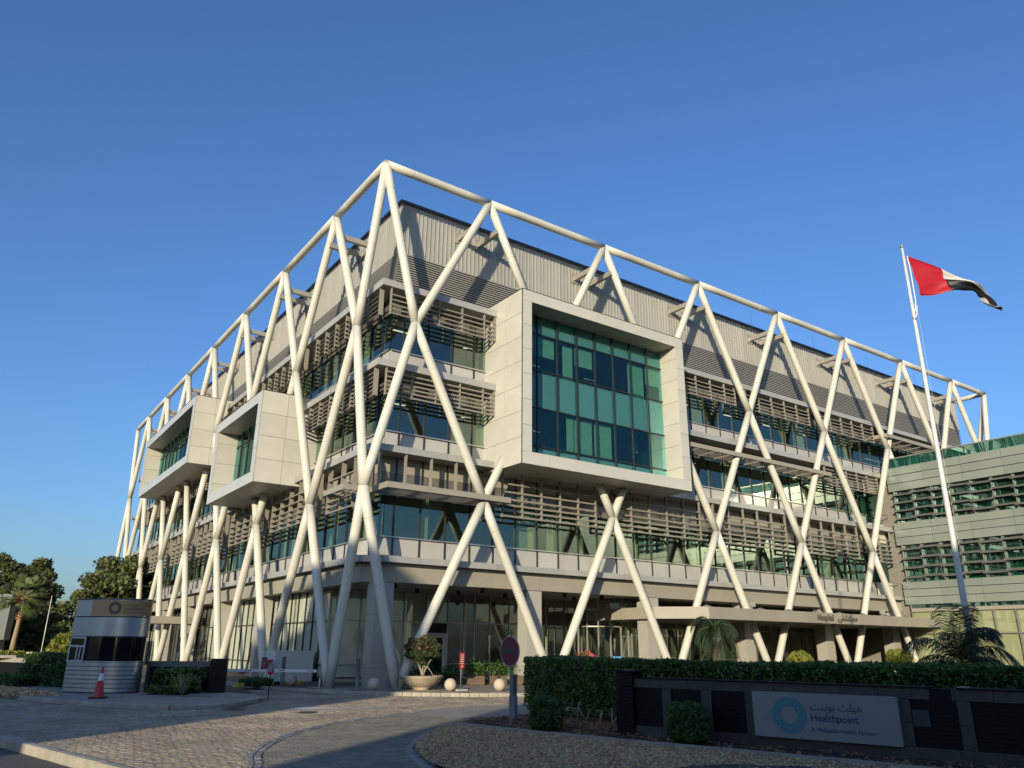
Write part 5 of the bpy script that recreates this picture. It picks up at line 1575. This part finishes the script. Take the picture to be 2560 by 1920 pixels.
# planter bowl with flowering tree
bw = empty("planter_bowl", wuv(2.91,-.79,ZP)); tag(bw, "wide shallow stone planter bowl at the building corner", "planter")
MB().lathe([(.001,0),(.36,0),(.36,.03),(.33,.05),(.55,.14),(.78,.29),(.92,.50),(.95,.545),(.93,.555),(.86,.50),(.6,.46),(.001,.46)], 40).build("bowl", mat("bowl_stone", (0.400, 0.328, 0.232), .7, noise=.25, nscale=3, bump=.2, bscale=30), bw)
sb = MB()
for k in range(34):
    a = random.uniform(0,6.28); r_ = random.uniform(0,.75)
    ball(sb, (r_*math.cos(a), r_*math.sin(a), .49), random.uniform(.05,.12), 7, 5, .8)
sb.build("soil", mat("bowl_soil", (.13,.065,.035), .95, bump=.6, bscale=20), bw)
ft = empty("flowering_tree", wuv(2.91,-.79,ZP)); tag(ft, "small round flowering tree with red blossom growing in the stone bowl", "tree")
tb = MB()
for (x_,y_,z_) in ((-.15,0,1.1),(.15,.1,1.15),(.05,-.1,1.25),(.3,0,1.05),(-.3,.05,1.3)):
    tb.tube([(0.05,0,.45),(x_*.3+.05,y_*.4,.75),(x_,y_,z_),(x_*1.6,y_*1.6,z_+.3)], [.035,.028,.02,.01], 7)
tb.tube([(.08,0,.95),(.3,0,.85),(.45,0,.65),(.5,0,.48)], .016, 6)
tb.build("trunk", M_twig, ft)
n = 5200
dv = rng.normal(size=(n,3)); dv /= np.linalg.norm(dv,axis=1)[:,None]
rad = (1-rng.exponential(.22,n).clip(0,.85))*(1+.14*np.sin(dv[:,0]*7+1)+.1*np.sin(dv[:,2]*11))
P = dv*rad[:,None]*np.array([.70,.70,.55])+np.array([.0,0,1.62])
quads("foliage", leaves(P, .062, aspect=1.9), mat("bougainvillea_leaf", (.085,.105,.04), .6, attr="tone", transl=.3), ft, tones(n, .4, 1.5, .25))
Pf = P[(P[:,2] > 1.6) & (rng.uniform(size=n) < .07)]; Pf = Pf+ (Pf-np.array([0,0,1.6]))*.05
quads("blossom", leaves(Pf, .075, aspect=1.1), M_pink, ft, tones(len(Pf), .5, 1.2, .1))
# red notice on a stand
rn = empty("red_notice", wuv(4.03,-2.18,ZP), YAW*.5+.5); tag(rn, "narrow red notice with white lines on a grey stand by the planter bowl", "sign")
MB().box(-.3,-.12,0,.3,.12,.05).build("base", mat("stand_base", (.6,.58,.52), .7), rn)
MB().tube([(0,0,.05),(0,0,1.5)], .03, 10).build("post", M_bol, rn); MB().tube([(.09,.02,.9),(.09,.02,.5)], .014, 6).build("stay", M_bol, rn)
MB().box(-.13,-.05,.86,.13,-.03,1.50).build("notice_board", mat("notice_red", (.42,.025,.03), .5), rn)
mb = MB()
for k in range(5): mb.add([(-.09,-.053,1.42-k*.085),(.09,-.053,1.42-k*.085),(.09,-.053,1.385-k*.085),(-.09,-.053,1.385-k*.085)], [(3,2,1,0)])
for k in range(12):
    a0, a1 = k*math.pi/6, (k+1)*math.pi/6
    mb.add([(0,-.053,.95),(.045*math.cos(a0),-.053,.95+.045*math.sin(a0)),(.045*math.cos(a1),-.053,.95+.045*math.sin(a1))], [(0,1,2)])
mb.build("white_lines", mat("notice_white", (.6,.55,.5), .6), rn)
# timber planters with leafy plants
for i, (u, v, lb) in enumerate(((6.35,2.35,"brown planter box furthest left, behind the sunlit sphere"),(7.35,1.85,"brown planter box second from the left below leafy stems"),(8.35,1.4,"brown planter box left of the round red sign post"),(9.3,.95,"brown planter box right of the round red sign post"))):
    b = empty("planter_box", wuv(u, v, ZP), 0.1); tag(b, lb, "planter", "brown planter boxes")
    for k in range(3): MB().box(-.42,-.22,.02+k*.135,.42,.22,.02+k*.135+.13).build("board", mat("planter_wood", (.11,.068,.042), .7, noise=.3, nscale=3, objvar=.1), b)
    MB().box(-.38,-.18,.3,.38,.18,.4).build("soil", M_soil, b)
for i, (u, v, nn, hh, lb) in enumerate(((5.0,3.0,1800,1.15,"dense dark green shrub beside the flowering tree"),(6.2,2.4,1300,.95,"dark green shrub right of the flowering tree"),(7.35,1.85,500,1.05,"pale leafy plant in the second planter box"),(8.35,1.4,500,1.1,"pale leafy plant in the planter box left of the round sign"))):
    b = empty("leafy_shrub", wuv(u, v, ZP)); tag(b, lb, "shrub", "shrubs along the lobby")
    P = rng.normal(size=(nn,3))*np.array([.30,.25,.17])+np.array([0,0,hh*.62 if i < 2 else .72])
    if i < 2: P[:,2] = np.abs(rng.normal(size=nn))*.3+.15
    quads("foliage", leaves(P, .065, aspect=2.2), M_bush if i > 1 else M_hedge, b, tones(nn, .6, 1.7, .15))
    mb = MB()
    for k in range(6): mb.tube([(random.uniform(-.1,.1),0,.35 if i > 1 else 0),(random.uniform(-.25,.25),random.uniform(-.2,.2),.75)], .012, 5)
    mb.build("stems", M_twig, b)

# round red sign by the hedge
RS = empty("round_sign", (.04,20.0,ZP), .0); tag(RS, "round dark red no entry sign on a grey post in front of the hedge", "sign")
MB().box(-.035,-.03,-.02,.035,.03,1.72).build("post", M_bol, RS)
dsk = empty("sign_face", (-.03,-.05,1.63), R(-50), RS)
rr = .355
MB().lathe([(.001,-.012),(rr,-.012),(rr,.012),(.001,.012)], 40, smooth=False).build("disc_rim", mat("sign_rim", (.32,.30,.30), .5), dsk).rotation_euler = (R(90),0,0)
q = MB().lathe([(.001,.0),(rr-.018,.0)], 40, smooth=False).build("disc_face", mat("sign_deep_red", (.12,.005,.016), .4, noise=.12, nscale=6), dsk); q.rotation_euler = (R(90),0,0); q.location = (0,-.014,0)
MB().add([(-.27,-.017,-.045),(.27,-.017,-.045),(.27,-.017,.045),(-.27,-.017,.045)], [(0,1,2,3)]).build("sign_bar", mat("sign_bar_dark", (.035,.03,.035), .4), dsk)
# edge-on round sign on the island
ES = empty("round_sign", (-13.3,32.6,ZP)); tag(ES, "round sign seen edge on, on a tilted grey post right of the booth", "sign")
MB().tube([(0,0,0),(.0,0,2.0)], .028, 8).build("post", mat("post_grey", (.3,.31,.32), .5, metal=.4), ES)
e2_ = MB().lathe([(.001,-.012),(.31,-.012),(.31,.012),(.001,.012)], 32, smooth=False).build("disc", mat("sign_back_maroon", (.14,.02,.03), .5), ES)
e2_.rotation_euler = (R(90),0,R(106)); e2_.location = (.04,0,1.72)

# barrier arm with stop disc
BA = empty("boom_barrier", (-13.5,36,0)); tag(BA, "white boom barrier with a red stop disc across the side drive", "barrier")
MB().box(-.6,-.03,.50,5.05,.03,.61).build("boom", mat("boom_white", (.66,.66,.62), .5), BA)
MB().box(-.9,-.2,-.15,-.55,.2,.9).build("barrier_housing", M_bol, BA)
for x in (1.9, 3.35, 4.65): MB().box(x,-.034,.54,x+.28,-.031,.57).build("reflector", M_blk, BA)
q = MB().lathe([(.001,-.008),(.19,-.008),(.19,.008),(.001,.008)], 28, smooth=False).build("disc_rim", mat("disc_white", (.6,.56,.54), .5), BA); q.rotation_euler = (R(90),0,0); q.location = (3.05,-.05,.53)
q = MB().lathe([(.001,0),(.165,0)], 28, smooth=False).build("disc_face", mat("disc_red", (.45,.02,.03), .5), BA); q.rotation_euler = (R(90),0,0); q.location = (3.05,-.062,.53)
text_mesh("lettering", "STOP", .11, MATS["disc_white"], BA, (3.05,-.064,.49), (R(90),0,0), 0.001, 'CENTER', .002)
# white utility block with red boards
UB = empty("utility_block", wuv(-.27,9.93,0), YAW); tag(UB, "pale rectangular utility block behind the barrier arm", "utility block")
MB().box(0,-1.45,-.12,2.0,0.0,1.32).build("casing", mat("block_pale", (.55,.56,.52), .6, noise=.05), UB)
MB().box(-.01,-1.46,1.32,2.01,.01,1.35).build("lid", MATS["block_pale"], UB)
RB_ = empty("notice_boards", (-11.95,40.3,0)); tag(RB_, "pair of dark red notice boards standing before the pale utility block", "sign")
for x0, z0 in ((-.28,.42),(.02,.32)):
    MB().box(x0,-.03+(.06 if x0 < 0 else 0),z0,x0+.28,.0+(.06 if x0 < 0 else 0),z0+.62).build("board", mat("board_maroon", (.20,.012,.022), .5), RB_)
    MB().box(x0+.08,-.036+(.06 if x0 < 0 else 0),z0+.16,x0+.2,-.031+(.06 if x0 < 0 else 0),z0+.46).build("pictogram", mat("board_pictogram", (.14,.10,.09), .6), RB_)
MB().tube([(0.05,.02,-.12),(.05,.02,.5)], .02, 6).build("post", M_bol, RB_)
IC = empty("intercom_post", (-8.55,29.4,ZR)); tag(IC, "thin dark intercom post with a small box on the drive near the barrier", "post")
MB().tube([(0,0,0),(0.0,0,1.0)], .018, 8).build("post", M_blk, IC); MB().box(-.05,-.05,.95,.07,.05,1.22).build("intercom", M_bol, IC); MB().box(-.16,-.12,0,.16,.12,.012).build("foot", M_bol, IC)
# striped kerb
SK = empty("striped_kerb", (-12.0,35.9,0), R(62)); tag(SK, kind='structure')
M_yk = mat("kerb_yellow", (.62,.40,.04), .7, noise=.15); M_bkk = mat("kerb_black", (.02,.02,.02), .7)
for k in range(9):
    MB().add([(k*.45,-.14,ZP),(k*.45+.44,-.14,ZP),(k*.45+.44,.1,ZP),(k*.45,.1,ZP),(k*.45+.12,-.12,ZP+.13),(k*.45+.56,-.12,ZP+.13),(k*.45+.56,.1,ZP+.13),(k*.45+.12,.1,ZP+.13)],
             [(0,1,5,4),(4,5,6,7),(1,2,6,5),(3,0,4,7),(2,3,7,6)]).build("kerb_stone", M_yk if k % 2 == 0 else M_bkk, SK)
# things behind the hedge
BF = empty("blue_frame_sign", (4.75,36.0,ZP)); tag(BF, "small blue framed barricade sign behind the hedge near the entrance", "sign")
MB().box(-.26,-.02,1.30,.26,.02,1.38).box(-.26,-.02,.95,-.20,.02,1.42).box(.20,-.02,.95,.26,.02,1.42).build("frame", mat("frame_blue", (.05,.22,.45), .5), BF)
MB().box(-.20,-.015,.9,.20,.015,1.30).build("panel", mat("panel_grey", (.45,.45,.42), .6), BF); MB().box(-.24,-.02,0,-.20,.02,.95).box(.2,-.02,0,.24,.02,.95).build("legs", M_bol, BF)
YS = empty("yellow_notice", (20.62,42.0,ZP)); tag(YS, "upright yellow notice board in a dark frame at the entrance", "sign")
MB().box(-.17,-.02,.9,.17,.0,1.52).build("board", mat("notice_yellow", (.60,.45,.14), .6), YS); MB().box(-.2,0,.86,.2,.03,1.58).build("frame", M_mull, YS); MB().tube([(0,0.03,0),(0,.03,.9)], .025, 6).build("post", M_bol, YS)

# painted arrow on the drive, drain covers
o = MB().add([(-6.9,25.35,ZR+.0075),(-5.85,25.55,ZR+.0075),(-5.5,26.15,ZR+.0075),(-6.6,26.55,ZR+.0075),(-2.8,27.28,ZR+.0075),(-2.82,27.42,ZR+.0075)], [(0,1,2,3),(1,4,5,2)]).build("road_arrow", M_whitep); tag(o, kind='structure')
for (x_, y_, lb, w_) in ((-8.35,25.3,"dark drain cover in the drive beside the island kerb",.55),(-5.9,24.3,"rusty brown grated drain cover in the drive by the white arrow",.5)):
    dcv = MB().box(-w_/2,-.3,0,w_/2,.3,.008)
    for k in range(6): dcv.box(-w_/2+.04+k*(w_-.08)/6,-.26,.008,-w_/2+.04+k*(w_-.08)/6+.03,.26,.014)
    o = dcv.build("drain_cover", mat("drain_iron", (.06,.055,.05), .6, metal=.5)); o.location = (x_, y_, ZR+.005); tag(o, lb, "drain cover", "drain covers")
o = MB().box(-.5,-.3,0,.5,.3,.01).build("inspection_cover", mat("cover_grey", (.12,.12,.115), .7)); o.location = (-10.95,29.25,ZP-.006); tag(o, "rectangular grey inspection cover on the island pavement", "cover")
# dark pebble patch at the very bottom
sheet("pebble_patch", [(1.7,12.6),(2.8,13.55),(3.7,13.85),(4.7,13.55),(5.4,12.8),(5.2,11.8),(1.9,11.6)], gz+.02, mat("dark_pebbles", (.02,.022,.026), .7, noise=.4, nscale=12, bump=.8, bscale=40), .1, .01)

# ================================================================== unseen buildings added behind the camera, shaped to throw the long shadows, mirrored in glass
M_nb = mat("shadow_caster_render", (.34,.31,.26), .85, noise=.12, nscale=.3); M_nw = mat("shadow_caster_window", (.05,.07,.08), .15)
def shadow_caster(x0, x1, y0, y1, h, label):
    b = empty("shadow_caster_building", ((x0+x1)/2, (y0+y1)/2, -.4)); tag(b, label, "building", "unseen buildings added behind the viewpoint to cast the long shadows")
    w, dd = (x1-x0)/2, (y1-y0)/2
    MB().box(-w,-dd,0,w,dd,h).build("wall", M_nb, b)
    n = max(1, int(2*w/2.4)); fl_ = max(1, int(h/3.4))
    for i in range(n):
        for j in range(fl_):
            cx = -w+(i+.5)*2*w/n
            MB().box(cx-.7, dd, 1.1+j*3.4, cx+.7, dd+.04, 2.7+j*3.4).build("window", M_nw, b)
    MB().box(-w-.1,-dd-.1,h,w+.1,dd+.1,h+.25).build("parapet", M_nb, b)
shadow_caster(-62,-36.5,-34,-21, 13.0, "unseen low rendered block furthest left, added to cast shadow")
shadow_caster(-36.3,-29.5,-34,-20.5, 16.3, "unseen taller rendered block left of centre, added to cast shadow")
shadow_caster(-29.3,-22.0,-26,-20, 17.6, "unseen tall narrow block shaped to cast shadow left of the sunlit gap")
shadow_caster(-21.8,-20.2,-21.6,-20, 15.6, "unseen slim block shaped to step the shadow edge at the sunlit gap")
shadow_caster(-13.6,0.5,-36,-20, 11.6, "unseen low rendered block shaped to cast shadow right of the sunlit gap")
shadow_caster(0.7,45,-36,-20, 14.4, "unseen long rendered block furthest right, added to cast shadow")
